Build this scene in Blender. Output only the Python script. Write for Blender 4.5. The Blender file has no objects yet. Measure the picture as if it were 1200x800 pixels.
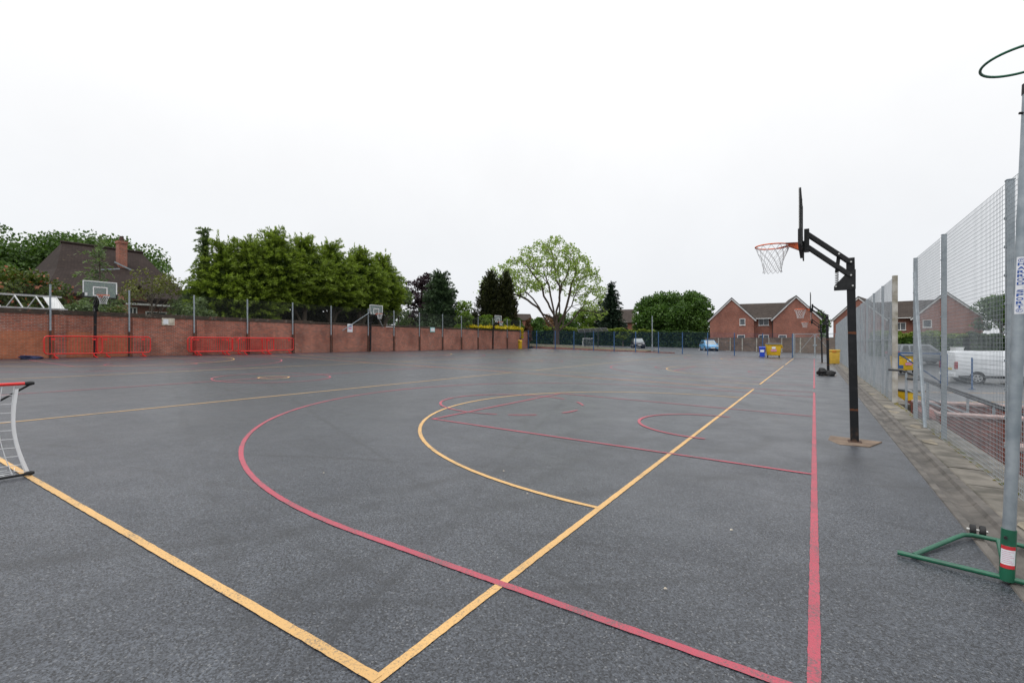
import bpy, bmesh, math, random
import numpy as np
from mathutils import Vector, Matrix
PI = math.pi
sc = bpy.context.scene
COL = sc.collection
R = math.radians

# ------------------------------------------------------------------ survey
F, YAW, HOR, EYE = 558.0, R(32.4), 401.3, 1.5      # camera of the photograph (1200 px wide)
SL = -0.0243                                       # cross fall of the playground towards the drain
cs, sn = math.cos(YAW), math.sin(YAW)
def W(px, Z):                                      # plan position at depth Z
    X = (px - 600) / F * Z
    return X * cs - Z * sn, X * sn + Z * cs
def onX(px, x):                                    # where the sight line meets the plane X = x -> (Y, depth)
    t = (px - 600) / F
    Z = x / (t * cs - sn)
    return (t * sn + cs) * Z, Z
def hz(py, Z): return EYE + (HOR - py) * Z / F
def gz(x): return SL * x                           # playground level
def lerp(a, b, t): return a + (b - a) * max(0, min(1, t))
def yard_z(y): return lerp(-0.95, -0.10, (y - 41) / 15)
def park_z(x, y):                                  # car park beyond the far fence
    return SL * max(-45, min(1.75, x)) + 0.008 * max(0, min(40, y - 54))
def land(x, y):                                    # the level of the land anywhere
    if x > 1.9:
        return yard_z(y) if y < 54 else lerp(yard_z(54), 0.1, (y - 54) / 25)
    if y > 53.6: return park_z(x, y)
    return SL * max(-32, min(1.8, x))

# ------------------------------------------------------------------ nodes
def new_mat(name):
    m = bpy.data.materials.new(name); m.use_nodes = True
    nt = m.node_tree; nt.nodes.clear()
    out = nt.nodes.new('ShaderNodeOutputMaterial')
    p = nt.nodes.new('ShaderNodeBsdfPrincipled')
    nt.links.new(p.outputs[0], out.inputs[0])
    return m, nt, p, out
def N(nt, t, **k):
    n = nt.nodes.new(t)
    for a, v in k.items():
        if a.startswith('i_'):
            key = a[2:].replace('_', ' ')
            n.inputs[key].default_value = v
        else: setattr(n, a, v)
    return n
def L(nt, a, b): nt.links.new(a, b)
def c4(c): return (c[0], c[1], c[2], 1)
def mixc(nt, fac, a, b, blend='MIX'):
    n = nt.nodes.new('ShaderNodeMix'); n.data_type = 'RGBA'; n.blend_type = blend
    for sock, v in ((n.inputs[0], fac), (n.inputs[6], a), (n.inputs[7], b)):
        if isinstance(v, bpy.types.NodeSocket): nt.links.new(v, sock)
        elif isinstance(v, (int, float)): sock.default_value = v
        else: sock.default_value = c4(v)
    return n.outputs[2]
def ramp(nt, fac, p0, p1, v0=0.0, v1=1.0):
    n = nt.nodes.new('ShaderNodeMapRange'); n.clamp = True
    n.inputs[1].default_value = p0; n.inputs[2].default_value = p1
    n.inputs[3].default_value = v0; n.inputs[4].default_value = v1
    nt.links.new(fac, n.inputs[0]); return n.outputs[0]
def math_(nt, op, a, b=None, c=None):
    n = nt.nodes.new('ShaderNodeMath'); n.operation = op
    for i, v in enumerate((a, b, c)):
        if v is None: continue
        if isinstance(v, bpy.types.NodeSocket): nt.links.new(v, n.inputs[i])
        else: n.inputs[i].default_value = v
    return n.outputs[0]
def noise(nt, vec, scale, detail=3.0, rough=0.55):
    n = nt.nodes.new('ShaderNodeTexNoise')
    n.inputs['Scale'].default_value = scale; n.inputs['Detail'].default_value = detail; n.inputs['Roughness'].default_value = rough
    if vec is not None: nt.links.new(vec, n.inputs['Vector'])
    return n.outputs['Fac']
def coords(nt):
    return nt.nodes.new('ShaderNodeTexCoord').outputs['Object']
def bump(nt, p, h, strength, dist=0.01):
    b = nt.nodes.new('ShaderNodeBump'); b.inputs['Strength'].default_value = strength; b.inputs['Distance'].default_value = dist
    nt.links.new(h, b.inputs['Height']); nt.links.new(b.outputs[0], p.inputs['Normal'])

def paint(name, c, c2=None, scale=6.0, rough=0.5, metal=0.0, spec=0.5, bmp=0.0, sharp=(0.35, 0.65)):
    m, nt, p, o = new_mat(name)
    co = coords(nt)
    c2 = c2 or tuple(v * 0.8 for v in c)
    f = ramp(nt, noise(nt, co, scale, 4), *sharp)
    L(nt, mixc(nt, f, c, c2), p.inputs['Base Color'])
    L(nt, ramp(nt, noise(nt, co, scale * 3, 3), 0.3, 0.7, rough * 0.85, min(1, rough * 1.15)), p.inputs['Roughness'])
    p.inputs['Metallic'].default_value = metal; p.inputs['Specular IOR Level'].default_value = spec
    if bmp: bump(nt, p, noise(nt, co, scale * 6, 3), bmp)
    return m

def asphalt(name, base, marks=True):
    m, nt, p, o = new_mat(name)
    co = coords(nt)
    big = noise(nt, co, 0.16, 5, 0.6); mid = noise(nt, co, 1.1, 5, 0.65); fine = noise(nt, co, 38, 2, 0.7)
    v = N(nt, 'ShaderNodeTexVoronoi'); v.inputs['Scale'].default_value = 120; L(nt, co, v.inputs['Vector'])
    stone = N(nt, 'ShaderNodeSeparateColor'); L(nt, v.outputs['Color'], stone.inputs[0])
    c = mixc(nt, ramp(nt, big, 0.32, 0.68), tuple(x * 0.80 for x in base), tuple(x * 1.16 for x in base))
    c = mixc(nt, ramp(nt, mid, 0.38, 0.62), c, mixc(nt, 1.0, c, (0.80, 0.80, 0.81), 'MULTIPLY'))
    c = mixc(nt, ramp(nt, stone.outputs[0], 0.05, 0.95), mixc(nt, 1.0, c, (0.25, 0.25, 0.26), 'MULTIPLY'), mixc(nt, 1.0, c, (1.95, 1.95, 1.95), 'MULTIPLY'))
    c = mixc(nt, ramp(nt, noise(nt, co, 55, 4, 0.75), 0.38, 0.62), mixc(nt, 1.0, c, (0.72, 0.72, 0.73), 'MULTIPLY'), mixc(nt, 1.0, c, (1.28, 1.28, 1.27), 'MULTIPLY'))
    c = mixc(nt, math_(nt, 'MULTIPLY', ramp(nt, stone.outputs[1], 0.955, 0.985), 0.7), c, (0.17, 0.175, 0.18))
    if marks:
        sx = N(nt, 'ShaderNodeSeparateXYZ'); L(nt, co, sx.inputs[0]); x, y = sx.outputs[0], sx.outputs[1]
        wob = math_(nt, 'MULTIPLY', math_(nt, 'SUBTRACT', noise(nt, co, 0.5, 4), 0.5), 0.35)
        brk = ramp(nt, noise(nt, co, 0.9, 4), 0.34, 0.56)
        def crack(x1, y1, x2, y2, w, dark):
            nonlocal c
            d = math.hypot(x2 - x1, y2 - y1); a, b = (y2 - y1) / d, -(x2 - x1) / d
            k = -(a * x1 + b * y1)
            dist = math_(nt, 'ABSOLUTE', math_(nt, 'ADD', math_(nt, 'ADD', math_(nt, 'MULTIPLY', x, a), math_(nt, 'MULTIPLY', y, b)), math_(nt, 'ADD', wob, k)))
            f = math_(nt, 'MULTIPLY', ramp(nt, dist, w * 0.3, w, 1, 0), math_(nt, 'MULTIPLY', brk, dark * 0.5))
            c = mixc(nt, f, c, tuple(q * 0.30 for q in base))
        for s in [(-6.5, 2.8, -2.3, 4.9, .07, .8), (-4.1, 1.2, 0.6, 15.0, .11, .55), (-3.2, 5.0, -4.6, 9.0, .06, .8), (-3.3, 3.6, -0.9, 8.6, .13, .5),
                  (-8.5, 1.6, -1.2, 3.3, .05, .6), (-9.0, 6.0, -3.0, 5.4, .06, .6), (-1.9, 14, -6.4, 27, .2, .5), (-2.7, 16, -8, 30, .16, .5), (-1.3, 0.9, -4.2, 2.0, .1, .5),
                  (-12, 4, -9, 14, .07, .5), (-3.2, 2.1, -1.7, 2.0, .09, .5), (-0.9, 2.9, 0.05, 3.8, .07, .6), (-2.45, 3.8, -2.0, 22, .13, .6), (-3.2, 6, -2.8, 24, .12, .55), (-3.9, 1.3, -3.2, 2.3, .12, .7), (-5.8, 4.6, -3.0, 3.4, .05, .7)]:
            crack(*s)
        dn = math_(nt, 'ABSOLUTE', math_(nt, 'SUBTRACT', math_(nt, 'POWER', math_(nt, 'ADD', math_(nt, 'POWER', math_(nt, 'ADD', x, 2.6), 2), math_(nt, 'POWER', math_(nt, 'SUBTRACT', y, 8.2), 2)), 0.5), math_(nt, 'ADD', wob, 2.0)))
        c = mixc(nt, math_(nt, 'MULTIPLY', ramp(nt, dn, 0.03, 0.12, 1, 0), math_(nt, 'MULTIPLY', brk, 0.55)), c, tuple(q * 0.45 for q in base))
        # wet darker patches and pale dusty ones
        c = mixc(nt, math_(nt, 'MULTIPLY', ramp(nt, noise(nt, co, 0.42, 6, 0.7), 0.58, 0.72), 0.45), c, tuple(q * 0.5 for q in base))
        c = mixc(nt, math_(nt, 'MULTIPLY', ramp(nt, noise(nt, co, 0.7, 6, 0.7), 0.60, 0.75), 0.30), c, tuple(q * 1.6 for q in base))
        v2 = N(nt, 'ShaderNodeTexVoronoi'); v2.inputs['Scale'].default_value = 1.35; L(nt, co, v2.inputs['Vector'])
        c = mixc(nt, ramp(nt, math_(nt, 'ADD', v2.outputs['Distance'], math_(nt, 'MULTIPLY', fine, 0.02)), 0.012, 0.018, 1, 0), c, (0.36, 0.36, 0.35))
    L(nt, c, p.inputs['Base Color'])
    L(nt, ramp(nt, mid, 0.3, 0.7, 0.30, 0.44), p.inputs['Roughness'])
    p.inputs['Specular IOR Level'].default_value = 0.46
    h = math_(nt, 'ADD', v.outputs['Distance'], math_(nt, 'MULTIPLY', fine, 0.6))
    bump(nt, p, h, 0.30, 0.004)
    return m

def line_mat(name, c, under, wear):
    m, nt, p, o = new_mat(name); co = coords(nt)
    w = math_(nt, 'ADD', math_(nt, 'MULTIPLY', noise(nt, co, 3.0, 5, 0.7), 0.5), math_(nt, 'MULTIPLY', noise(nt, co, 90, 2, 0.6), 0.5))
    f = ramp(nt, w, wear - 0.05, wear + 0.05)
    cc = mixc(nt, ramp(nt, noise(nt, co, 1.2, 4), 0.3, 0.7), c, tuple(v * 0.82 for v in c))
    cc = mixc(nt, math_(nt, 'MULTIPLY', ramp(nt, noise(nt, co, 130, 2), 0.3, 0.7), 0.25), cc, tuple(v * 0.55 for v in c))
    pit = N(nt, 'ShaderNodeTexVoronoi'); pit.inputs['Scale'].default_value = 110; L(nt, co, pit.inputs['Vector'])
    pc = N(nt, 'ShaderNodeSeparateColor'); L(nt, pit.outputs['Color'], pc.inputs[0])
    cc = mixc(nt, math_(nt, 'MULTIPLY', ramp(nt, pc.outputs[0], 0.80, 0.92), 0.28), cc, under)
    L(nt, mixc(nt, math_(nt, 'MULTIPLY', f, 0.8), cc, under), p.inputs['Base Color'])
    p.inputs['Roughness'].default_value = 0.6
    bump(nt, p, noise(nt, co, 120, 2), 0.4, 0.004)
    return m

def brick(name, cols, mortar, scale=1.0, bw=0.225, rh=0.075, ms=0.010, stain=None, stain_amt=0.5):
    m, nt, p, o = new_mat(name); co = coords(nt)
    sx = N(nt, 'ShaderNodeSeparateXYZ'); L(nt, co, sx.inputs[0])
    cb = N(nt, 'ShaderNodeCombineXYZ'); L(nt, math_(nt, 'ADD', sx.outputs[0], sx.outputs[1]), cb.inputs[0]); L(nt, sx.outputs[2], cb.inputs[1])
    b = N(nt, 'ShaderNodeTexBrick'); L(nt, cb.outputs[0], b.inputs['Vector'])
    b.inputs['Scale'].default_value = 1.0; b.inputs['Brick Width'].default_value = bw; b.inputs['Row Height'].default_value = rh
    b.inputs['Mortar Size'].default_value = ms; b.inputs['Mortar Smooth'].default_value = 0.2; b.inputs['Bias'].default_value = -0.1
    b.inputs['Color1'].default_value = c4(cols[0]); b.inputs['Color2'].default_value = c4(cols[1]); b.inputs['Mortar'].default_value = c4(mortar)
    c = mixc(nt, ramp(nt, noise(nt, co, 0.45, 5, 0.65), 0.35, 0.68), b.outputs['Color'], mixc(nt, 1.0, b.outputs['Color'], (0.62, 0.60, 0.60), 'MULTIPLY'))
    c = mixc(nt, ramp(nt, noise(nt, co, 5.5, 3), 0.42, 0.75), c, mixc(nt, 1.0, c, (1.35, 1.25, 1.2), 'MULTIPLY'))
    if stain:
        c = mixc(nt, math_(nt, 'MULTIPLY', ramp(nt, noise(nt, co, 0.9, 6, 0.75), 0.48, 0.66), stain_amt), c, stain)
        c = mixc(nt, math_(nt, 'MULTIPLY', ramp(nt, noise(nt, co, 3.6, 5, 0.8), 0.57, 0.66), stain_amt * 0.8), c, (0.40, 0.34, 0.30))
        c = mixc(nt, math_(nt, 'MULTIPLY', ramp(nt, noise(nt, co, 3.1, 4, 0.7), 0.58, 0.70), stain_amt * 0.7), c, (0.34, 0.12, 0.07))
        lowz = math_(nt, 'MULTIPLY', ramp(nt, sx.outputs[2], 0.75, 1.35, 1, 0), ramp(nt, noise(nt, co, 2.0, 5, 0.7), 0.45, 0.62))
        c = mixc(nt, math_(nt, 'MULTIPLY', lowz, stain_amt * 0.5), c, (0.24, 0.18, 0.15))
    L(nt, c, p.inputs['Base Color']); p.inputs['Roughness'].default_value = 0.85; p.inputs['Specular IOR Level'].default_value = 0.25
    bump(nt, p, b.outputs['Fac'], -0.4, 0.01)
    return m

def tiles(name, c, w=0.27, h=0.10, c2=None, axis='XY'):
    m, nt, p, o = new_mat(name); co = coords(nt)
    sx = N(nt, 'ShaderNodeSeparateXYZ'); L(nt, co, sx.inputs[0])
    cb = N(nt, 'ShaderNodeCombineXYZ'); L(nt, math_(nt, 'ADD', sx.outputs[0], sx.outputs[1]), cb.inputs[0]); L(nt, sx.outputs[2], cb.inputs[1])
    b = N(nt, 'ShaderNodeTexBrick'); L(nt, cb.outputs[0], b.inputs['Vector'])
    b.inputs['Scale'].default_value = 1; b.inputs['Brick Width'].default_value = w; b.inputs['Row Height'].default_value = h; b.inputs['Mortar Size'].default_value = 0.012
    b.inputs['Color1'].default_value = c4(c); b.inputs['Color2'].default_value = c4(c2 or tuple(v * 0.72 for v in c)); b.inputs['Mortar'].default_value = c4(tuple(v * 0.45 for v in c))
    cc = mixc(nt, ramp(nt, noise(nt, co, 0.8, 5, 0.65), 0.35, 0.7), b.outputs['Color'], mixc(nt, 1.0, b.outputs['Color'], (0.7, 0.68, 0.66), 'MULTIPLY'))
    cc = mixc(nt, math_(nt, 'MULTIPLY', ramp(nt, noise(nt, co, 2.2, 5, 0.7), 0.6, 0.7), 0.4), cc, (0.16, 0.13, 0.07))
    L(nt, cc, p.inputs['Base Color']); p.inputs['Roughness'].default_value = 0.85; p.inputs['Specular IOR Level'].default_value = 0.2
    bump(nt, p, b.outputs['Fac'], -0.5, 0.02)
    return m

def leafm(name, dark, light, trans=0.25, gloss=0.45, tc=(1.3, 1.35, 0.8)):
    m, nt, p, o = new_mat(name)
    at = N(nt, 'ShaderNodeAttribute', attribute_name='tint')
    co = coords(nt)
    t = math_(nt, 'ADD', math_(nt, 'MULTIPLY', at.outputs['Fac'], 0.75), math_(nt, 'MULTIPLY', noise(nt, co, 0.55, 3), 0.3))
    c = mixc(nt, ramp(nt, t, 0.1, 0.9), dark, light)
    L(nt, c, p.inputs['Base Color']); p.inputs['Roughness'].default_value = gloss; p.inputs['Specular IOR Level'].default_value = 0.3
    tr = N(nt, 'ShaderNodeBsdfTranslucent'); L(nt, mixc(nt, 1.0, c, tc, 'MULTIPLY'), tr.inputs[0])
    mx = N(nt, 'ShaderNodeMixShader'); mx.inputs[0].default_value = trans
    L(nt, p.outputs[0], mx.inputs[1]); L(nt, tr.outputs[0], mx.inputs[2]); L(nt, mx.outputs[0], o.inputs[0])
    return m

def glass(name, c, a=0.3, rough=0.08):
    m, nt, p, o = new_mat(name)
    p.inputs['Base Color'].default_value = c4(c); p.inputs['Roughness'].default_value = rough
    tr = N(nt, 'ShaderNodeBsdfTransparent'); tr.inputs[0].default_value = (0.86, 0.90, 0.88, 1)
    mx = N(nt, 'ShaderNodeMixShader'); mx.inputs[0].default_value = a
    L(nt, tr.outputs[0], mx.inputs[1]); L(nt, p.outputs[0], mx.inputs[2]); L(nt, mx.outputs[0], o.inputs[0])
    return m

def post_mat(name):
    m, nt, p, o = new_mat(name); co = coords(nt)
    sx = N(nt, 'ShaderNodeSeparateXYZ'); L(nt, co, sx.inputs[0]); z = sx.outputs[2]
    c = mixc(nt, ramp(nt, noise(nt, co, 7, 5, 0.7), 0.5, 0.75), (0.008, 0.009, 0.011), (0.020, 0.021, 0.023))
    for zz, w in ((1.66, 0.022), (0.50, 0.016)):
        d = math_(nt, 'ABSOLUTE', math_(nt, 'SUBTRACT', z, zz))
        d = math_(nt, 'ADD', d, math_(nt, 'MULTIPLY', math_(nt, 'SUBTRACT', noise(nt, co, 22, 3), 0.5), 0.05))
        c = mixc(nt, ramp(nt, d, w * 0.5, w, 0.85, 0), c, (0.13, 0.045, 0.018))
    low = math_(nt, 'MULTIPLY', ramp(nt, z, 0.0, 0.25, 1, 0), ramp(nt, noise(nt, co, 16, 4), 0.45, 0.6))
    c = mixc(nt, math_(nt, 'MULTIPLY', low, 0.7), c, (0.11, 0.06, 0.035))
    L(nt, c, p.inputs['Base Color']); p.inputs['Roughness'].default_value = 0.5; p.inputs['Specular IOR Level'].default_value = 0.28
    bump(nt, p, noise(nt, co, 40, 3), 0.08)
    return m

M = {}
ASP = (0.0405, 0.0455, 0.054)
M['asphalt'] = asphalt('asphalt', ASP)
M['asphalt2'] = asphalt('car_park_asphalt', (0.062, 0.067, 0.075), False)
M['yellow_line'] = line_mat('yellow_line', (0.66, 0.40, 0.15), (0.12, 0.11, 0.09), 0.585)
M['red_line'] = line_mat('red_line', (0.43, 0.068, 0.10), (0.10, 0.08, 0.085), 0.545)
M['grass'] = paint('grass', (0.05, 0.08, 0.02), (0.09, 0.09, 0.035), 0.6, 0.9, bmp=0.3)
M['verge'] = paint('verge_soil', (0.12, 0.09, 0.06), (0.07, 0.08, 0.03), 0.9, 0.95, bmp=0.4)
M['concrete'] = paint('concrete', (0.185, 0.168, 0.142), (0.075, 0.069, 0.056), 2.6, 0.85, bmp=0.4, sharp=(0.38, 0.62))
M['channel'] = paint('channel_concrete', (0.135, 0.122, 0.108), (0.058, 0.053, 0.047), 3.0, 0.8, bmp=0.25)
M['flag'] = paint('pale_flagstone', (0.26, 0.225, 0.165), (0.14, 0.12, 0.09), 4.0, 0.85, bmp=0.2)
M['moss'] = paint('moss', (0.07, 0.075, 0.012), (0.16, 0.12, 0.03), 9, 0.95)
M['pad'] = paint('stained_pad', (0.21, 0.15, 0.105), (0.12, 0.085, 0.06), 5, 0.85, bmp=0.3)
M['brick_old'] = brick('old_red_brick', ((0.40, 0.115, 0.068), (0.20, 0.070, 0.052)), (0.32, 0.235, 0.195), stain=(0.14, 0.055, 0.042), stain_amt=0.5, ms=0.013)
M['brick_new'] = brick('orange_brick', ((0.42, 0.135, 0.065), (0.34, 0.11, 0.055)), (0.34, 0.21, 0.15), ms=0.010)
M['brick_dark'] = brick('dark_coping_brick', ((0.085, 0.06, 0.045), (0.05, 0.042, 0.035)), (0.05, 0.045, 0.04), stain=(0.05, 0.05, 0.03))
M['brick_house'] = brick('house_brick', ((0.30, 0.105, 0.072), (0.21, 0.077, 0.057)), (0.26, 0.185, 0.155))
M['brick_step'] = brick('step_brick', ((0.235, 0.072, 0.05), (0.17, 0.055, 0.042)), (0.12, 0.08, 0.07))
M['rust'] = paint('rusty_post', (0.085, 0.045, 0.03), (0.05, 0.03, 0.025), 6, 0.85)
M['galv'] = paint('galvanised_steel', (0.33, 0.37, 0.40), (0.22, 0.26, 0.29), 9, 0.45, 0.35)
M['wire'] = paint('galvanised_wire', (0.33, 0.36, 0.385), (0.24, 0.27, 0.295), 3, 0.5, 0.1)
M['net_wire'] = paint('dull_netting_wire', (0.05, 0.055, 0.055), None, 3, 0.7)
M['white_post'] = paint('lichened_concrete_post', (0.44, 0.43, 0.40), (0.24, 0.225, 0.18), 5, 0.9, bmp=0.3)
M['blue_steel'] = paint('blue_steel', (0.030, 0.095, 0.23), (0.022, 0.07, 0.17), 4, 0.4)
M['blue_wire'] = paint('blue_wire', (0.012, 0.05, 0.15), None, 4, 0.5)
M['black_steel'] = paint('black_steel', (0.008, 0.009, 0.010), (0.020, 0.021, 0.022), 8, 0.45, 0, 0.3)
M['post'] = post_mat('black_post')
M['black_rubber'] = paint('black_rubber', (0.012, 0.012, 0.013), None, 10, 0.7)
M['bolt'] = paint('zinc_bolt', (0.6, 0.6, 0.58), None, 10, 0.35, 0.8)
M['white'] = paint('white_paint', (0.75, 0.76, 0.76), (0.62, 0.63, 0.63), 5, 0.45)
M['white_net'] = leafm('white_net', (0.80, 0.81, 0.82), (0.80, 0.81, 0.82), 0.45, 0.8, (1, 1, 1))
M['board'] = glass('board_glass', (0.30, 0.36, 0.36), 0.42, 0.15)
M['rim'] = paint('orange_rim', (0.80, 0.15, 0.035), (0.68, 0.12, 0.03), 12, 0.45)
M['red_barrier'] = paint('red_barrier', (0.72, 0.022, 0.02), (0.62, 0.02, 0.018), 3, 0.4)
M['green_tube'] = paint('green_tube', (0.008, 0.115, 0.060), (0.012, 0.085, 0.05), 8, 0.35)
M['label_white'] = paint('label_white', (0.74, 0.75, 0.78), (0.66, 0.68, 0.72), 12, 0.5)
M['label_red'] = paint('label_red', (0.55, 0.03, 0.04), None, 12, 0.5)
M['label_blue'] = paint('label_blue', (0.02, 0.09, 0.36), None, 12, 0.5)
M['label_pink'] = paint('label_pink', (0.55, 0.16, 0.30), (0.6, 0.3, 0.4), 20, 0.5)
M['label_teal'] = paint('label_teal', (0.16, 0.50, 0.48), None, 20, 0.5)
M['plaque'] = paint('weathered_plaque', (0.62, 0.57, 0.47), (0.38, 0.33, 0.26), 6, 0.8)
M['yellow_bin'] = paint('yellow_plastic', (0.66, 0.42, 0.015), (0.58, 0.36, 0.012), 4, 0.4)
M['yellow_pale'] = paint('faded_yellow_plastic', (0.60, 0.38, 0.045), (0.5, 0.31, 0.04), 4, 0.5)
M['orange'] = paint('orange_mark', (0.6, 0.2, 0.02), None, 4, 0.5)
M['blue_bin'] = paint('blue_plastic', (0.012, 0.06, 0.50), (0.01, 0.05, 0.4), 4, 0.4)
M['dark_plastic'] = paint('dark_grey_plastic', (0.03, 0.033, 0.037), None, 4, 0.5)
M['roof'] = tiles('house_roof_tiles', (0.075, 0.060, 0.052))
M['roof_old'] = tiles('old_roof_tiles', (0.043, 0.029, 0.025), 0.2, 0.11)
M['upvc'] = paint('white_frame', (0.78, 0.78, 0.78), None, 3, 0.4)
M['pane'] = paint('window_pane', (0.035, 0.045, 0.055), (0.09, 0.10, 0.11), 0.8, 0.08)
M['barge'] = paint('pale_bargeboard', (0.60, 0.60, 0.60), None, 3, 0.5)
M['barge_dark'] = paint('dark_verge_cap', (0.06, 0.06, 0.062), None, 3, 0.6)
M['panel_wall'] = brick('weathered_garden_wall', ((0.17, 0.13, 0.10), (0.12, 0.095, 0.075)), (0.17, 0.14, 0.12), bw=0.45, rh=0.2, stain=(0.08, 0.065, 0.05))
M['bark'] = paint('bark', (0.13, 0.105, 0.08), (0.07, 0.055, 0.042), 5, 0.95, bmp=0.5)
M['bark_dark'] = paint('dark_bark', (0.085, 0.062, 0.048), (0.045, 0.034, 0.028), 5, 0.95, bmp=0.5)
M['silver'] = paint('aluminium', (0.50, 0.51, 0.52), (0.36, 0.36, 0.36), 6, 0.4, 0.4)
M['white_panel'] = paint('dirty_white_panel', (0.66, 0.67, 0.66), (0.52, 0.54, 0.54), 2, 0.5)
M['navy'] = paint('navy_cloth', (0.018, 0.025, 0.085), (0.012, 0.016, 0.05), 8, 0.9)
M['car_black'] = paint('black_car_paint', (0.018, 0.02, 0.026), None, 1, 0.18, 0.0, 0.7)
M['car_blue'] = paint('light_blue_car_paint', (0.13, 0.36, 0.62), (0.12, 0.33, 0.57), 1, 0.2, 0.1, 0.6)
M['car_grey'] = paint('silver_grey_car_paint', (0.22, 0.24, 0.26), None, 1, 0.2, 0.4, 0.6)
M['van_white'] = paint('white_van_paint', (0.72, 0.75, 0.78), (0.64, 0.67, 0.70), 1.2, 0.25)
M['car_glass'] = paint('car_glass', (0.03, 0.04, 0.045), (0.10, 0.12, 0.13), 0.7, 0.05, 0, 0.8)
M['screen_glass'] = paint('windscreen_glass', (0.28, 0.32, 0.33), (0.16, 0.19, 0.20), 1.5, 0.05, 0, 0.8)
M['lamp'] = paint('headlamp_lens', (0.62, 0.64, 0.66), None, 5, 0.1)
M['tail'] = paint('red_tail_lens', (0.32, 0.012, 0.02), None, 5, 0.15)
M['alloy'] = paint('alloy_rim', (0.50, 0.51, 0.52), None, 5, 0.3, 0.6)
M['plate_w'] = paint('white_number_plate', (0.72, 0.73, 0.70), None, 5, 0.4)
M['plate_y'] = paint('yellow_number_plate', (0.68, 0.52, 0.05), None, 5, 0.4)
M['lf_oak'] = leafm('oak_leaves', (0.028, 0.066, 0.014), (0.125, 0.215, 0.040))
M['lf_golden'] = leafm('golden_conifer', (0.022, 0.052, 0.008), (0.25, 0.34, 0.045), 0.28)
M['lf_weep'] = leafm('blue_green_conifer', (0.06, 0.10, 0.042), (0.21, 0.28, 0.12), 0.3)
M['lf_copper'] = leafm('copper_leaves', (0.016, 0.009, 0.015), (0.062, 0.032, 0.048), 0.2)
M['lf_pine'] = leafm('pine_needles', (0.022, 0.048, 0.022), (0.095, 0.15, 0.070), 0.1)
M['lf_yew'] = leafm('yew_needles', (0.014, 0.021, 0.007), (0.060, 0.066, 0.020), 0.08)
M['lf_lime'] = leafm('young_maple_leaves', (0.14, 0.22, 0.045), (0.34, 0.44, 0.12), 0.4)
M['lf_bright'] = leafm('bright_hedge_leaves', (0.06, 0.12, 0.012), (0.20, 0.30, 0.035), 0.3)
M['lf_hedge'] = leafm('hedge_leaves', (0.016, 0.042, 0.014), (0.070, 0.125, 0.038), 0.22)
M['lf_hedge_top'] = leafm('hedge_new_growth', (0.08, 0.13, 0.02), (0.25, 0.32, 0.05), 0.3)
M['lf_horn'] = leafm('hornbeam_leaves', (0.026, 0.068, 0.013), (0.115, 0.21, 0.038), 0.28)
M['lf_yellow'] = leafm('yellow_ivy', (0.34, 0.27, 0.01), (0.66, 0.55, 0.025), 0.3)
M['lf_olive'] = leafm('olive_leaves', (0.07, 0.085, 0.022), (0.19, 0.20, 0.055), 0.3)
M['lf_brown'] = leafm('brown_leaves', (0.10, 0.055, 0.03), (0.24, 0.13, 0.075), 0.2)
M['lf_red'] = leafm('reddish_shrub', (0.040, 0.080, 0.014), (0.14, 0.16, 0.03), 0.25)
M['lf_redtip'] = leafm('red_new_leaves', (0.24, 0.05, 0.025), (0.40, 0.16, 0.09), 0.25)
M['lf_spruce'] = leafm('spruce_needles', (0.008, 0.022, 0.012), (0.032, 0.062, 0.032), 0.08)

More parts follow.
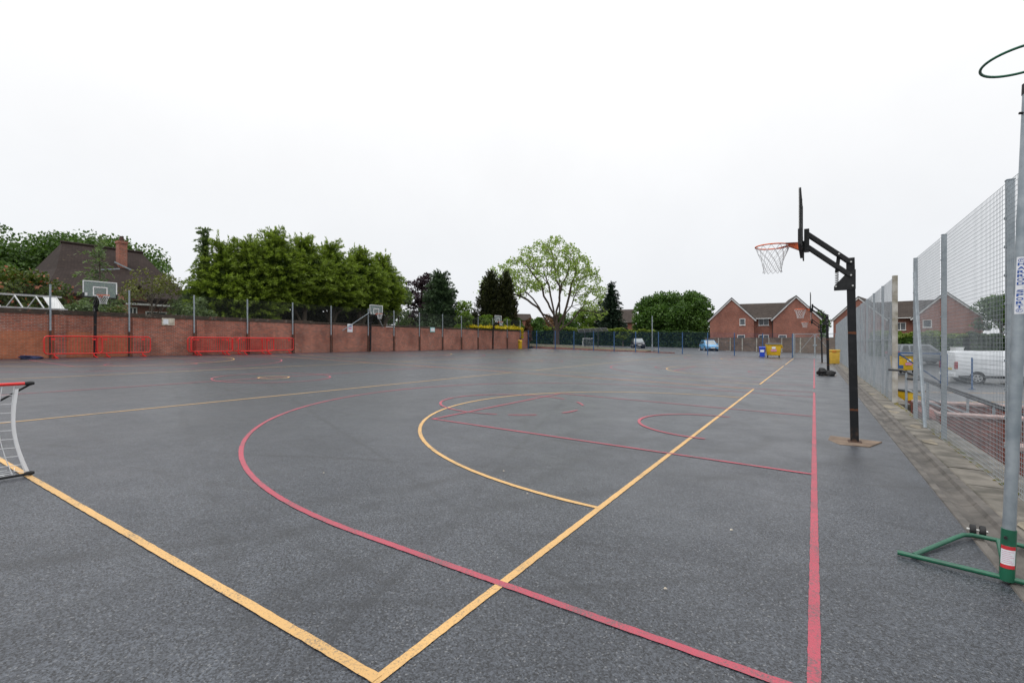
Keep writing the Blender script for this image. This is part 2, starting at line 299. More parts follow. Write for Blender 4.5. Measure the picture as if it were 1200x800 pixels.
# ------------------------------------------------------------------ mesh kit
class MB:
    def __init__(s): s.v = []; s.f = []
    def add(s, vs, fs):
        o = len(s.v); s.v += [tuple(v) for v in vs]; s.f += [tuple(o + i for i in f) for f in fs]; return s
    def box(s, c, d, rz=0.0, mat=None):
        x, y, z = (q / 2 for q in d)
        vs = [Vector(p) for p in ((-x, -y, -z), (x, -y, -z), (x, y, -z), (-x, y, -z), (-x, -y, z), (x, -y, z), (x, y, z), (-x, y, z))]
        m = mat or Matrix.Rotation(rz, 3, 'Z')
        return s.add([m @ v + Vector(c) for v in vs], [(3, 2, 1, 0), (4, 5, 6, 7), (0, 1, 5, 4), (1, 2, 6, 5), (2, 3, 7, 6), (3, 0, 4, 7)])
    def beam(s, a, b, w, h, up=(0, 0, 1)):
        a, b = Vector(a), Vector(b); d = (b - a); ln = d.length; d.normalize()
        u = Vector(up)
        if abs(d.dot(u)) > 0.99: u = Vector((1, 0, 0))
        r = d.cross(u).normalized(); u = r.cross(d)
        m = Matrix((r, d, u)).transposed()
        return s.box((a + b) / 2, (w, ln, h), mat=m)
    def tube(s, pts, r, n=8, closed=False, caps=True):
        pts = [Vector(p) for p in pts]; k = len(pts)
        rr = r if isinstance(r, (list, tuple)) else [r] * k
        prev = None; rings = []
        for i, p in enumerate(pts):
            if closed: d = pts[(i + 1) % k] - pts[i - 1]
            else: d = pts[min(i + 1, k - 1)] - pts[max(i - 1, 0)]
            if d.length < 1e-9: d = Vector((0, 0, 1))
            d.normalize()
            if prev is None:
                a = d.orthogonal().normalized()
            else:
                a = prev - d * prev.dot(d)
                a = a.normalized() if a.length > 1e-6 else d.orthogonal().normalized()
            prev = a; b = d.cross(a)
            rings.append([p + (a * math.cos(2 * PI * j / n) + b * math.sin(2 * PI * j / n)) * rr[i] for j in range(n)])
        vs = [v for q in rings for v in q]; fs = []
        for i in range(k if closed else k - 1):
            i2 = (i + 1) % k
            for j in range(n):
                j2 = (j + 1) % n
                fs.append((i * n + j, i * n + j2, i2 * n + j2, i2 * n + j))
        if not closed and caps:
            fs.append(tuple(range(n - 1, -1, -1))); fs.append(tuple((k - 1) * n + j for j in range(n)))
        return s.add(vs, fs)
    def lathe(s, prof, c=(0, 0, 0), n=24, m=None):
        m = m or Matrix.Identity(3); c = Vector(c)
        vs = [m @ Vector((r * math.cos(2 * PI * j / n), r * math.sin(2 * PI * j / n), z)) + c for r, z in prof for j in range(n)]
        fs = [(i * n + j, i * n + (j + 1) % n, (i + 1) * n + (j + 1) % n, (i + 1) * n + j) for i in range(len(prof) - 1) for j in range(n)]
        fs.append(tuple(range(n - 1, -1, -1))); fs.append(tuple((len(prof) - 1) * n + j for j in range(n)))
        return s.add(vs, fs)
    def prism(s, poly, a, b, axis='y'):
        k = len(poly)
        def P(u, v, t): return {'y': (u, t, v), 'x': (t, u, v), 'z': (u, v, t)}[axis]
        vs = [P(u, v, a) for u, v in poly] + [P(u, v, b) for u, v in poly]
        fs = [tuple(range(k)), tuple(range(2 * k - 1, k - 1, -1))] + [(i, k + i, k + (i + 1) % k, (i + 1) % k) for i in range(k)]
        return s.add(vs, fs)
    def sheet(s, pts, fs): return s.add(pts, fs)
    def build(s, name, mat, parent=None, bevel=0.0, smooth=False, fixn=True):
        me = bpy.data.meshes.new(name); me.from_pydata(s.v, [], s.f)
        bm = bmesh.new(); bm.from_mesh(me)
        if fixn: bmesh.ops.recalc_face_normals(bm, faces=bm.faces)
        if bevel:
            es = [e for e in bm.edges if len(e.link_faces) == 2 and e.calc_face_angle(0) > 0.5]
            bmesh.ops.bevel(bm, geom=es, offset=bevel, segments=2, profile=0.6, affect='EDGES', clamp_overlap=True)
        bm.to_mesh(me); bm.free()
        if smooth:
            for p in me.polygons: p.use_smooth = True
            if hasattr(me, 'set_sharp_from_angle'): me.set_sharp_from_angle(angle=R(40))
        me.materials.append(M[mat] if isinstance(mat, str) else mat)
        o = bpy.data.objects.new(name, me); COL.objects.link(o)
        if parent: o.parent = parent
        return o

def tag(o, label=None, cat=None, group=None, kind=None):
    if label: o['label'] = label
    if cat: o['category'] = cat
    if group: o['group'] = group
    if kind: o['kind'] = kind
    return o
def thing(name, label, cat, loc=(0, 0, 0), rz=0.0, group=None, rot=None):
    o = bpy.data.objects.new(name, None); COL.objects.link(o); o.empty_display_size = 0.2
    o.location = loc; o.rotation_euler = rot or (0, 0, rz)
    return tag(o, label, cat, group)
def copy_tree(o, parent=None):
    c = o.copy(); COL.objects.link(c); c.parent = parent
    for ch in list(o.children): copy_tree(ch, c)
    return c
def structure(o): o['kind'] = 'structure'; return o

# ------------------------------------------------------------------ ground
xs = [-900, -400, -200, -120, -80, -60, -45, -32, -20, -10, 0, 1.78, 2.05, 5, 10, 20, 40, 80, 160, 400, 900]
ys = [-300, -100, -40, -10, 0, 10, 20, 30, 41, 44, 48, 53, 54.2, 60, 66, 72, 80, 94, 120, 200, 400, 900]
g = MB(); nx = len(xs)
g.add([(x, y, land(x, y) - 0.12) for y in ys for x in xs], [(j * nx + i, j * nx + i + 1, (j + 1) * nx + i + 1, (j + 1) * nx + i) for j in range(len(ys) - 1) for i in range(nx - 1)])
structure(g.build('ground', 'grass'))
g = MB(); x0, x1, y0, y1 = -31.3, 1.05, -35, 53.6
g.add([(x0, y0, gz(x0)), (x1, y0, gz(x1)), (x1, y1, gz(x1)), (x0, y1, gz(x0))], [(0, 1, 2, 3)])
structure(g.build('playground', 'asphalt'))
xs2 = [-48, -40, -31, -20, -10, 0, 1.75]; ys2 = [53.6, 60, 66, 72, 80, 94]
g = MB(); nx = len(xs2)
g.add([(x, y, park_z(x, y) - 0.02) for y in ys2 for x in xs2], [(j * nx + i, j * nx + i + 1, (j + 1) * nx + i + 1, (j + 1) * nx + i) for j in range(len(ys2) - 1) for i in range(nx - 1)])
structure(g.build('car_park', 'asphalt2'))
xs3 = [2.06, 6, 14, 30, 60]; ys3 = [-35, 0, 12, 24, 34, 41, 44, 48, 54, 60, 70, 80]
g = MB(); nx = len(xs3)
g.add([(x, y, land(x, y) - 0.04) for y in ys3 for x in xs3], [(j * nx + i, j * nx + i + 1, (j + 1) * nx + i + 1, (j + 1) * nx + i) for j in range(len(ys3) - 1) for i in range(nx - 1)])
structure(g.build('road', 'asphalt2'))
# dished drain channel, footpath strip, retaining edge
g = MB()
prof = [(1.035, -0.004), (1.045, 0.010), (1.10, 0.012), (1.125, -0.020), (1.20, -0.045), (1.275, -0.020), (1.30, 0.012), (1.372, 0.012), (1.378, -0.02)]
for k in range(90):
    a, b = -34 + k * 0.98, -34 + (k + 1) * 0.98 - 0.006
    n = len(prof); g.add([(x, y, gz(x) + dz) for y in (a, b) for x, dz in prof], [(i, i + 1, n + i + 1, n + i) for i in range(n - 1)])
structure(g.build('drain_channel', 'channel'))
g = MB(); y = -34.0; rg = random.Random(4)
while y < 53:
    ln = rg.uniform(0.8, 1.6); dz = rg.uniform(-0.004, 0.006)
    g.add([(x, yy, gz(x) + 0.010 + dz + q) for yy in (y, y + ln - 0.012) for x, q in ((1.383, -0.012), (1.40, 0), (1.62, 0.003), (1.80, -0.004))], [(0, 1, 5, 4), (1, 2, 6, 5), (2, 3, 7, 6)]); y += ln
structure(g.build('footpath', 'concrete'))
g = MB()
for (px_, py_, s) in ((1.52, 5.45, .16), (1.5, 9.6, .13), (1.56, 11.2, .14), (1.47, 13.3, .15), (1.5, 14.3, .17), (1.45, 17.6, .15)):
    pts = [(px_ + s * 0.7 * math.cos(a) * rg.uniform(.6, 1.15), py_ + s * 2.2 * math.sin(a) * rg.uniform(.5, 1.1)) for a in [i * PI / 6 for i in range(12)]]
    g.add([(x, y, gz(x) + 0.019) for x, y in pts], [tuple(range(12))])
structure(g.build('paving', 'flag'))
for a, b in ((-34, 12.55), (15.4, 53)):
    g = MB(); g.box((1.91, (a + b) / 2, -0.56), (0.26, b - a, 1.03)); tag(structure(g.build('retaining_kerb', 'concrete', bevel=0.01)))
# moss along the fence foot
g = MB()
for k in range(420):
    y = rg.uniform(4.5, 40); x = 1.735 + rg.gauss(0, 0.022); s = rg.uniform(0.008, 0.035)
    z = gz(x) + 0.012
    g.add([(x - s, y - s * 1.5, z), (x + s, y - s, z), (x + s, y + s * 1.6, z), (x - s, y + s, z), (x, y, z + s * 0.7)], [(0, 1, 4), (1, 2, 4), (2, 3, 4), (3, 0, 4)])
tag(g.build('moss', 'moss'), kind='stuff')
# verge with the tree, beyond the far fence
g = MB(); vx = [-46, -36, -31.2, -26, -21, -17]; vy = [54.1, 54.3, 60, 67]; hgt = [0.20, 0.30, 0.42, 0.1]
fade = [1, 1, 1, 0.9, 0.6, 0.05]
g.add([(x, y + (0 if j < 2 else -j * max(0, (x + 31) * 0.12)), park_z(x, y) + hgt[j] * fade[i]) for j, y in enumerate(vy) for i, x in enumerate(vx)],
      [(j * 6 + i, j * 6 + i + 1, (j + 1) * 6 + i + 1, (j + 1) * 6 + i) for j in range(3) for i in range(5)])
structure(g.build('verge', 'verge'))
g = MB()
for k in range(40):
    x = -31.0 + k * 0.45; h = 0.24 * lerp(1, 0.4, (x + 31) / 17); g.box((x + 0.22, 54.02, park_z(x, 54) + h / 2 - 0.02), (0.44, 0.14, h + 0.04))
structure(g.build('verge_kerb', 'brick_old'))
# parking bay lines
g = MB()
for k in range(9):
    x = -30 + k * 2.9; y = 64 + k * .9; a = (x, y); b = (x - 1.9, y + 4.2)
    g.add([(a[0], a[1], park_z(*a) - .008), (a[0] + .12, a[1], park_z(*a) - .008), (b[0] + .12, b[1], park_z(*b) - .008), (b[0], b[1], park_z(*b) - .008)], [(0, 1, 2, 3)])
structure(g.build('parking_bay_marking', 'white'))
g = MB()
for (a, b) in (((4, 26), (10, 30)), ((4.5, 31), (11, 34)), ((3.5, 20), (9, 21.5)), ((6, 18.2), (13, 22.8))):
    g.add([(a[0], a[1], land(*a) - .03), (a[0], a[1] + .14, land(*a) - .03), (b[0], b[1] + .14, land(*b) - .03), (b[0], b[1], land(*b) - .03)], [(0, 1, 2, 3)])
structure(g.build('road_marking', 'yellow_line'))

# ------------------------------------------------------------------ court markings
LW = 0.055; _lift = [0]
def strip(mb, pts, w=LW):
    _lift[0] += 1; dz = 0.004 + 0.00025 * (_lift[0] % 17)
    P0 = [Vector((p[0], p[1])) for p in pts]; P = [P0[0]]; vs = []
    for a, b in zip(P0[:-1], P0[1:]):              # ragged brush edges where the camera stands close
        k = max(1, int((b - a).length / (0.05 if min(a.y, b.y) < 17 else 0.5))); P += [a.lerp(b, (i + 1) / k) for i in range(k)]
    rj = random.Random(_lift[0])
    for i, p in enumerate(P):
        d = (P[min(i + 1, len(P) - 1)] - P[max(i - 1, 0)]).normalized(); nrm = Vector((-d.y, d.x)) * w / 2
        for q in (p - nrm * (1 + rj.uniform(-.09, .06)), p + nrm * (1 + rj.uniform(-.09, .06))): vs.append((q.x, q.y, gz(q.x) + dz))
    mb.add(vs, [(2 * i, 2 * i + 2, 2 * i + 3, 2 * i + 1) for i in range(len(P) - 1)])
def arc(cx, cy, r, a0, a1, n=48): return [(cx + r * math.cos(R(a0 + (a1 - a0) * i / n)), cy + r * math.sin(R(a0 + (a1 - a0) * i / n))) for i in range(n + 1)]
CX = -14.85
for oy, ylen in ((0, 15.24), (17.22, 15.3), (34.35, 14.9)):
    yb, yt, cy = 1.43 + oy, 1.43 + oy + ylen, 8.93 + oy
    yl, rd = MB(), MB()
    for s in (0, 1):
        mx = (lambda x: x) if s == 0 else (lambda x: 2 * CX - x)
        mp = lambda pts: [(mx(x), y) for x, y in pts]
        strip(yl, mp([(-1.6, yb - LW / 2), (-1.6, yt + LW / 2)]))
        strip(yl, mp([(-10.58, yb), (-10.58, yt)]))
        strip(yl, mp(arc(-1.6, cy, 4.97, 90, 270)))
        strip(rd, mp([(0.0, yb - 2.0 if oy == 0 else yb - .2), (0.0, yt + 0.2)]))
        strip(rd, mp([(-0.03, cy - 6.53)] + [(-2.9, cy - 6.53)] + arc(-2.9, cy, 6.53, 270, 90, 72) + [(-0.03, cy + 6.53)]))
        strip(rd, mp([(0, cy - 2.52), (-5.73, cy - 2.52)])); strip(rd, mp([(0, cy + 2.52), (-5.73, cy + 2.52)]))
        strip(rd, mp([(-5.73, cy - 2.55), (-5.73, cy + 2.55)]))
        strip(rd, mp(arc(-5.72, cy + .07, 1.58, 68, 292)))
        for a in (-50, -8, 38): strip(rd, mp(arc(-5.72, cy + .07, 1.58, a - 10, a + 10, 8)))
        strip(rd, mp([(-1.40, cy - 1.25), (-1.5, cy - 1.25)] + arc(-1.5, cy, 1.25, 270, 90, 32)[1:-1] + [(-1.5, cy + 1.25), (-1.40, cy + 1.25)]))
    strip(yl, [(-1.6, yb), (2 * CX + 1.6, yb)]); strip(yl, [(-1.6, yt), (2 * CX + 1.6, yt)])
    strip(yl, arc(CX, cy, 0.45, 0, 360, 40))
    strip(rd, arc(CX, cy, 1.72, 0, 360, 64)); strip(rd, [(CX, yb - .2), (CX, yt + .2)])
    strip(rd, [(0, yt + 0.22), (2 * CX, yt + 0.22)])
    structure(yl.build('netball_court_marking', 'yellow_line', fixn=False)); structure(rd.build('basketball_court_marking', 'red_line', fixn=False))

# ------------------------------------------------------------------ basketball hoops (face local +x)
def make_hoop():
    t = thing('basketball_hoop', '', 'basketball hoop')
    g = MB(); lean = -0.02
    g.beam((0, 0, -0.05), (0.055, 0, 2.80), 0.105, 0.105, up=(0, 1, 0)); post = g.build('post', 'post', t, bevel=0.006)
    g = MB(); g.box((0.0, 0, 0.012), (0.17, 0.17, 0.02)); g.build('base_plate', 'rust', t, bevel=0.003)
    g = MB(); g.add([(x, y, z) for z in (-0.03, 0.010) for x, y in ((-0.35, -0.22), (0.30, -0.36), (0.34, 0.05), (0.20, 0.36), (-0.16, 0.30))], [(0, 1, 2, 3, 4), (5, 6, 7, 8, 9)] + [(i, (i + 1) % 5, 5 + (i + 1) % 5, 5 + i) for i in range(5)])
    g.build('concrete_footing', 'pad', t)
    for s in (-1, 1):
        g = MB(); g.beam((0.05, s * 0.075, 2.73), (0.60, s * 0.075, 3.22), 0.035, 0.058); g.build('upper_arm', 'black_steel', t, bevel=0.004)
        g = MB(); g.beam((0.05, s * 0.075, 2.53), (0.60, s * 0.075, 3.02), 0.035, 0.058); g.build('lower_arm', 'black_steel', t, bevel=0.004)
        g = MB(); g.prism([(-0.01, 2.62), (0.12, 2.55), (0.26, 2.38), (0.26, 2.32), (-0.01, 2.32)], s * 0.058 - 0.004, s * 0.058 + 0.004); br = g.build('bracket', 'black_steel', t)
        for x, z in ((0.05, 2.73), (0.05, 2.53), (0.03, 2.37), (0.60, 3.22), (0.60, 3.02), (0.20, 2.865), (0.24, 2.37)):
            g = MB(); g.tube([(x, s * 0.092, z), (x, s * 0.106, z)], 0.013, 8); g.build('bolt', 'bolt', t)
    g = MB(); g.beam((0.20, 0, 2.86), (0.225, 0, 2.60), 0.05, 0.05, up=(0, 1, 0)); st = g.build('height_strut', 'black_steel', t)
    g = MB(); g.tube([(0.225 + 0.010 * 0 + 0.022 * math.cos(a), 0.022 * math.sin(a), 2.62 - a * 0.0042) for a in [i * 0.45 for i in range(134)]], 0.005, 5); g.build('spring', 'black_rubber', st)
    g = MB(); g.box((0.62, 0, 3.13), (0.07, 0.22, 0.34)); g.box((0.665, 0, 2.97), (0.02, 0.16, 0.30)); g.build('mounting_plate', 'black_steel', t, bevel=0.006)
    bx = 0.70; W_, z0, z1 = 0.685, 2.96, 3.80
    g = MB(); g.box((bx, 0, (z0 + z1) / 2), (0.018, 2 * W_ - 0.04, z1 - z0 - 0.04)); bd = g.build('backboard', 'board', t)
    g = MB(); w = 0.045
    g.box((bx + .012, 0, z1 - w / 2), (0.010, 2 * W_ - .01, w))
    for s in (-1, 1): g.box((bx + .012, s * (W_ - .005 - w / 2), (z0 + 0.24 + z1 - w) / 2), (0.010, w, z1 - w - z0 - 0.24))
    g.build('frame', 'white', bd)
    g = MB(); g.box((bx - .006, 0, z1 - .01), (0.024, 2 * W_, .022))
    for s in (-1, 1): g.box((bx - .006, s * (W_ - .011), (z0 + z1) / 2), (0.0238, .022, z1 - z0 - .03))
    g.build('edge_trim', 'black_steel', bd)
    g = MB(); g.box((bx, 0, z0 + 0.03), (0.05, 2 * W_, 0.06))
    for s in (-1, 1): g.box((bx, s * (W_ - 0.03), z0 + 0.15), (0.05, 0.06, 0.175))
    g.build('bottom_pad', 'black_rubber', bd, bevel=0.008)
    g = MB(); x = bx + 0.012
    for d in ((0, 3.10 + 0.40, 0.58, 0.05), (0, 3.085, 0.58, 0.05)): g.box((x, d[0], d[1]), (0.006, d[2], d[3]))
    for s in (-1, 1): g.box((x, s * 0.267, 3.29), (0.006, 0.046, 0.357))
    g.box((x, -W_ + 0.14, z0 + 0.17), (0.006, 0.09, 0.15))
    g.build('target_square', 'white', bd)
    g = MB()
    for s in (-1, 1): g.box((bx - 0.018, s * 0.24, 3.37), (0.014, 0.045, 0.74))
    g.box((bx - 0.020, 0, 3.16), (0.016, 0.40, 0.13)); g.build('back_bar', 'black_steel', bd)
    cx, rz_, rr = bx + 0.40, 3.09, 0.25
    g = MB(); g.tube([(cx + rr * math.cos(2 * PI * i / 40), rr * math.sin(2 * PI * i / 40), rz_) for i in range(40)], 0.011, 8, closed=True)
    g.prism([(bx + 0.02, rz_ - 0.10), (bx + 0.02, rz_ + 0.012), (cx - rr + 0.02, rz_ + 0.008), (cx - rr + 0.02, rz_ - 0.02)], -0.075, 0.075)
    g.add([(bx + 0.03, -0.09, rz_ + 0.014), (bx + 0.03, 0.09, rz_ + 0.014), (cx - 0.03, rr - 0.004, rz_ + 0.006), (cx - rr + 0.012, 0, rz_ + 0.006), (cx - 0.03, -rr + 0.004, rz_ + 0.006)], [(0, 1, 2, 3), (0, 3, 4)])
    rim = g.build('rim', 'rim', t, smooth=True)
    g = MB(); lv = [(0, .25), (-.09, .222), (-.17, .185), (-.245, .158), (-.32, .142), (-.39, .132), (-.43, .140)]; n = 12
    for k in range(n):
        for sg in (-1, 1):
            pts = []
            for i, (dz, r) in enumerate(lv):
                a = 2 * PI * k / n + sg * (i % 2) * PI / n + (0 if sg > 0 else 0)
                pts.append((cx + r * math.cos(a), r * math.sin(a), rz_ + dz))
            g.tube(pts, 0.0052, 4)
    g.build('net', 'white_net', rim)
    return t
HOOPS = [(0.52, 8.90, PI, 'black framed basketball hoop nearest the camera, its board seen edge on beside the red line'),
         (0.55, 26.25, PI, 'black basketball hoop with a black sandbag round its foot, second along the mesh fence'),
         (0.50, 42.5, PI, 'black basketball hoop farthest along the mesh fence, close to the grey gate'),
         (-30.78, 9.05, 0, 'basketball hoop with large clear backboard in front of the red barriers and brick wall'),
         (-30.80, 26.8, 0, 'basketball hoop at the brick wall below the golden conifers, beside the white notice'),
         (-30.80, 44.5, 0, 'small far basketball hoop at the brick wall between two round topiary shrubs')]
h0 = make_hoop()
for i, (x, y, a, lab) in enumerate(HOOPS):
    o = h0 if i == 0 else copy_tree(h0)
    o.location = (x, y, gz(x)); o.rotation_euler = (0, 0, a); tag(o, lab, 'basketball hoop', 'basketball hoops round the playground')
# sandbag at the second hoop
def lump(name, c, d, seed, mat, parent=None, sub=3, amp=0.22):
    bm = bmesh.new(); bmesh.ops.create_icosphere(bm, subdivisions=sub, radius=1)
    rn = random.Random(seed); ph = [(rn.uniform(1.5, 4), rn.uniform(0, 6), Vector((rn.gauss(0, 1), rn.gauss(0, 1), rn.gauss(0, 1))).normalized()) for _ in range(7)]
    for v in bm.verts:
        k = 1 + amp * sum(math.sin(f * v.co.dot(ax) * 2 + p) for f, p, ax in ph) / 4
        q = v.co * k; v.co = Vector((q.x * d[0] / 2 + c[0], q.y * d[1] / 2 + c[1], max(q.z, -0.75) * d[2] / 2 + c[2]))
    me = bpy.data.meshes.new(name); bm.to_mesh(me); bm.free()
    for p in me.polygons: p.use_smooth = True
    me.materials.append(M[mat]); o = bpy.data.objects.new(name, me); COL.objects.link(o); o.parent = parent
    return o
sb = thing('sandbag', 'lumpy black sandbag slumped round the foot of the second hoop', 'sandbag', (0.42, 26.15, gz(0.42)))
lump('bag', (-0.10, -0.10, 0.13), (0.40, 0.38, 0.34), 3, 'black_rubber', sb, 3, .45); lump('bag', (0.20, -0.14, 0.10), (0.34, 0.34, 0.27), 8, 'black_rubber', sb, 3, .45)
lump('bag_neck', (-0.27, -0.1, 0.10), (0.13, 0.12, 0.17), 5, 'black_rubber', sb, 3, .4)

# ------------------------------------------------------------------ netball post
nb = thing('netball_post', 'grey netball post with green ring, green tube base and white lettered sticker', 'netball post', (1.03, 4.23, gz(1.03)))
g = MB()
LX, LY = 0.120 / 3.1, 0.071 / 3.1
def pl(z): return (LX * z, LY * z, z)
g.tube([pl(0.20), pl(3.16)], 0.0315, 28); g.build('pole', 'galv', nb, smooth=True)
g = MB(); g.tube([pl(0.02), pl(0.345)], 0.0365, 28); sl = g.build('sleeve', 'green_tube', nb, smooth=True)
g = MB(); g.tube([(-0.012, -0.032, 0.30), (-0.016, -0.048, 0.30)], 0.009, 10); g.build('bolt', 'black_rubber', sl)
def wrap(parent, name, mat, z0, z1, rad, a0, a1, n=16):
    g = MB(); vs = []
    for z in (z0, z1):
        c = pl(z)
        for i in range(n + 1):
            a = a0 + (a1 - a0) * i / n; vs.append((c[0] + rad * math.cos(a), c[1] + rad * math.sin(a), z))
    g.add(vs, [(i, i + 1, n + 2 + i, n + 1 + i) for i in range(n)]); return g.build(name, mat, parent, fixn=False, smooth=True)
fa = math.atan2(-4.2, -1.06)                       # towards the court corner
wrap(sl, 'warning_label', 'label_white', 0.105, 0.245, 0.0374, fa - 1.0, fa + 1.05)
wrap(sl, 'label_band', 'label_red', 0.222, 0.245, 0.0379, fa - 1.0, fa + 1.05)
wrap(sl, 'label_band', 'label_red', 0.105, 0.128, 0.0379, fa - 1.0, fa + 1.05)
for i in range(7):
    wrap(sl, 'print_line', 'label_pink', 0.140 + i * 0.0115, 0.1425 + i * 0.0115, 0.0379, fa - 0.8, fa + 0.8 - 0.25 * (i % 3))
st = wrap(nb, 'sticker', 'label_white', 1.705, 2.065, 0.0322, fa - 0.72, fa + 0.72)
# lettering wrapped on the pole
def letters(s, z0, z1, wid):
    n = len(s); step = (z1 - z0) / n
    for i, ch in enumerate(s):
        if ch == ' ': continue
        zc = z1 - (i + 0.5) * step
        if ch == '@':
            g = MB()
            for r0, r1, b0, b1 in ((0.010, 0.0125, 0.3, 2 * PI), (0.003, 0.006, 0.0, 4.6)):
                k = 18; vs = []
                for j in range(k + 1):
                    b = b0 + (b1 - b0) * j / k
                    for r in (r0, r1):
                        u, z = r * 1.25 * math.cos(b), zc + r * math.sin(b); a = fa + u / 0.0322; c = pl(z)
                        vs.append((c[0] + 0.0332 * math.cos(a), c[1] + 0.0332 * math.sin(a), z))
                g.add(vs, [(2 * j, 2 * j + 1, 2 * j + 3, 2 * j + 2) for j in range(k)])
            g.build('emblem', 'label_blue', st, fixn=False); continue
        cu = bpy.data.curves.new('letter', 'FONT'); cu.body = ch; cu.size = 1.0; cu.resolution_u = 3; cu.offset = 0.03
        ob = bpy.data.objects.new('letter', cu); COL.objects.link(ob)
        dg = bpy.context.evaluated_depsgraph_get(); me = bpy.data.meshes.new_from_object(ob.evaluated_get(dg))
        bpy.data.objects.remove(ob)
        cx_ = [v.co.x for v in me.vertices]; cy_ = [v.co.y for v in me.vertices]
        ax, bx_, ay, by = min(cx_), max(cx_), min(cy_), max(cy_)
        bm = bmesh.new(); bm.from_mesh(me)
        bmesh.ops.subdivide_edges(bm, edges=[e for e in bm.edges if e.calc_length() > 0.2], cuts=3)
        for v in bm.verts:
            u = ((v.co.x - ax) / (bx_ - ax) - 0.5) * wid; z = zc + ((v.co.y - ay) / (by - ay) - 0.5) * step * 0.78
            a = fa + u / 0.0322; c = pl(z); v.co = Vector((c[0] + 0.0332 * math.cos(a), c[1] + 0.0332 * math.sin(a), z))
        bm.to_mesh(me); bm.free(); me.materials.clear(); me.materials.append(M['label_blue'])
        o = bpy.data.objects.new('letter', me); COL.objects.link(o); o.parent = st
letters('@HARROD SPORT@', 1.715, 2.055, 0.033)
def T3(pts, r, name, par, n=10):
    g = MB(); g.tube(pts, r, n); return g.build(name, 'green_tube', par, smooth=True)
ux, uy = 0.98, -0.19
T3([(-0.54 * ux, 0.10, 0.035), (0.55 * ux, 0.55 * uy, 0.030)], 0.0165, 'base_bar', nb)
T3([(-0.44, 0.115, 0.030), (-0.12, 0.66, 0.034), (-0.055, 0.76, 0.036), (0.0, 0.785, 0.037), (0.06, 0.78, 0.037), (0.24, 0.735, 0.036), (0.30, 0.70, 0.035), (0.34, 0.62, 0.034), (0.48, -0.04, 0.030)], 0.0165, 'rear_loop', nb)
T3([(0.0, 0.0, 0.036), (0.14, 0.76, 0.038)], 0.0145, 'base_tie', nb)
for wx, wy in ((0.02, 0.80), (0.075, 0.795), (0.33, 0.735), (0.385, 0.73)):
    g = MB(); g.tube([(wx - 0.018, wy + 0.06, 0.06), (wx + 0.018, wy + 0.055, 0.06)], [0.042, 0.042], 16); wh = g.build('wheel', 'black_rubber', nb, bevel=0.008, smooth=True)
    g = MB(); g.tube([(wx - 0.035, wy + 0.062, 0.06), (wx + 0.03, wy + 0.055, 0.06)], 0.010, 8); g.build('axle', 'bolt', wh)
rc = (0.005, -0.31, 3.165)
g = MB(); g.tube([(rc[0] + 0.19 * math.cos(2 * PI * i / 48), rc[1] + 0.19 * math.sin(2 * PI * i / 48), rc[2]) for i in range(48)], 0.0075, 10, closed=True); g.build('ring', 'green_tube', nb, smooth=True)
T3([pl(3.06), (0.19, -0.05, 3.14), (0.151, -0.188, 3.165)], 0.009, 'ring_arm', nb)
g = MB(); g.tube([pl(3.10), pl(3.165)], 0.035, 20); g.build('pole_cap', 'black_rubber', nb, smooth=True)
g = MB(); g.tube([(pl(2.98)[0] - 0.028, pl(2.98)[1] - 0.01, 2.98), (pl(2.98)[0] - 0.045, pl(2.98)[1] - 0.018, 2.98)], 0.008, 10); g.build('clamp_knob', 'black_rubber', nb)

# ------------------------------------------------------------------ tall galvanised mesh fence on the right
FX = 1.69
def wires(y0, y1, z0, z1, dy, dz, w, zoff):
    g = MB(); ny = int(round((y1 - y0) / dy)); k = w / 2
    vs = []; fs = []
    def bx(a, b):
        o = len(vs); (x0_, y0_, z0_), (x1_, y1_, z1_) = a, b
        vs.extend([(x0_, y0_, z0_), (x1_, y0_, z0_), (x1_, y1_, z0_), (x0_, y1_, z0_), (x0_, y0_, z1_), (x1_, y0_, z1_), (x1_, y1_, z1_), (x0_, y1_, z1_)])
        fs.extend([tuple(o + i for i in f) for f in ((3, 2, 1, 0), (4, 5, 6, 7), (0, 1, 5, 4), (1, 2, 6, 5), (2, 3, 7, 6), (3, 0, 4, 7))])
    for i in range(1, ny):
        y = y0 + i * (y1 - y0) / ny; bx((-k, y - k, z0), (k, y + k, z1))
    nz = int(round((z1 - z0) / dz))
    for j in range(nz + 1):
        z = z0 + j * (z1 - z0) / nz; bx((k, y0, z - k), (3 * k, y1, z + k))
    g.v = vs; g.f = fs; return g
def fence_post(par, y, h, mat='galv', s=0.062, zb=-0.9):
    g = MB(); g.box((0.045, y, (h + zb) / 2), (s, s, h - zb))
    for k in range(int(h / 0.3)): g.box((0.010, y + 0.0, 0.15 + k * 0.3), (0.014, 0.05, 0.028))
    g.box((0.045, y, h + 0.006), (s + 0.008, s + 0.008, 0.012))
    return g.build('post', mat, par, bevel=0.004)
fn = thing('mesh_fence', 'tall galvanised wire mesh fence nearest the camera, behind the netball post', 'fence', (FX, 0, gz(FX)))
for y in (1.0, 4.0, 7.02, 10.02, 12.52): fence_post(fn, y, 3.24)
for a, b in ((1.0, 4.0), (4.0, 7.02), (7.02, 10.02), (10.02, 12.52)): wires(a, b, 0.03, 3.2, 0.05, 0.05, 0.0030, 0).build('mesh_panel', 'wire', fn, fixn=False)
g = MB(); g.tube([(0.0, 11.25, 0.0), (0.02, 12.45, 2.95)], 0.03, 10); g.build('raking_brace', 'galv', fn)
fn2 = thing('mesh_fence', 'long galvanised wire mesh fence running from the white concrete post to the far gate', 'fence', (FX, 0, gz(FX)))
ysf = [15.5, 18.0, 20.5] + [20.5 + 2.52 * k for k in range(1, 14)]
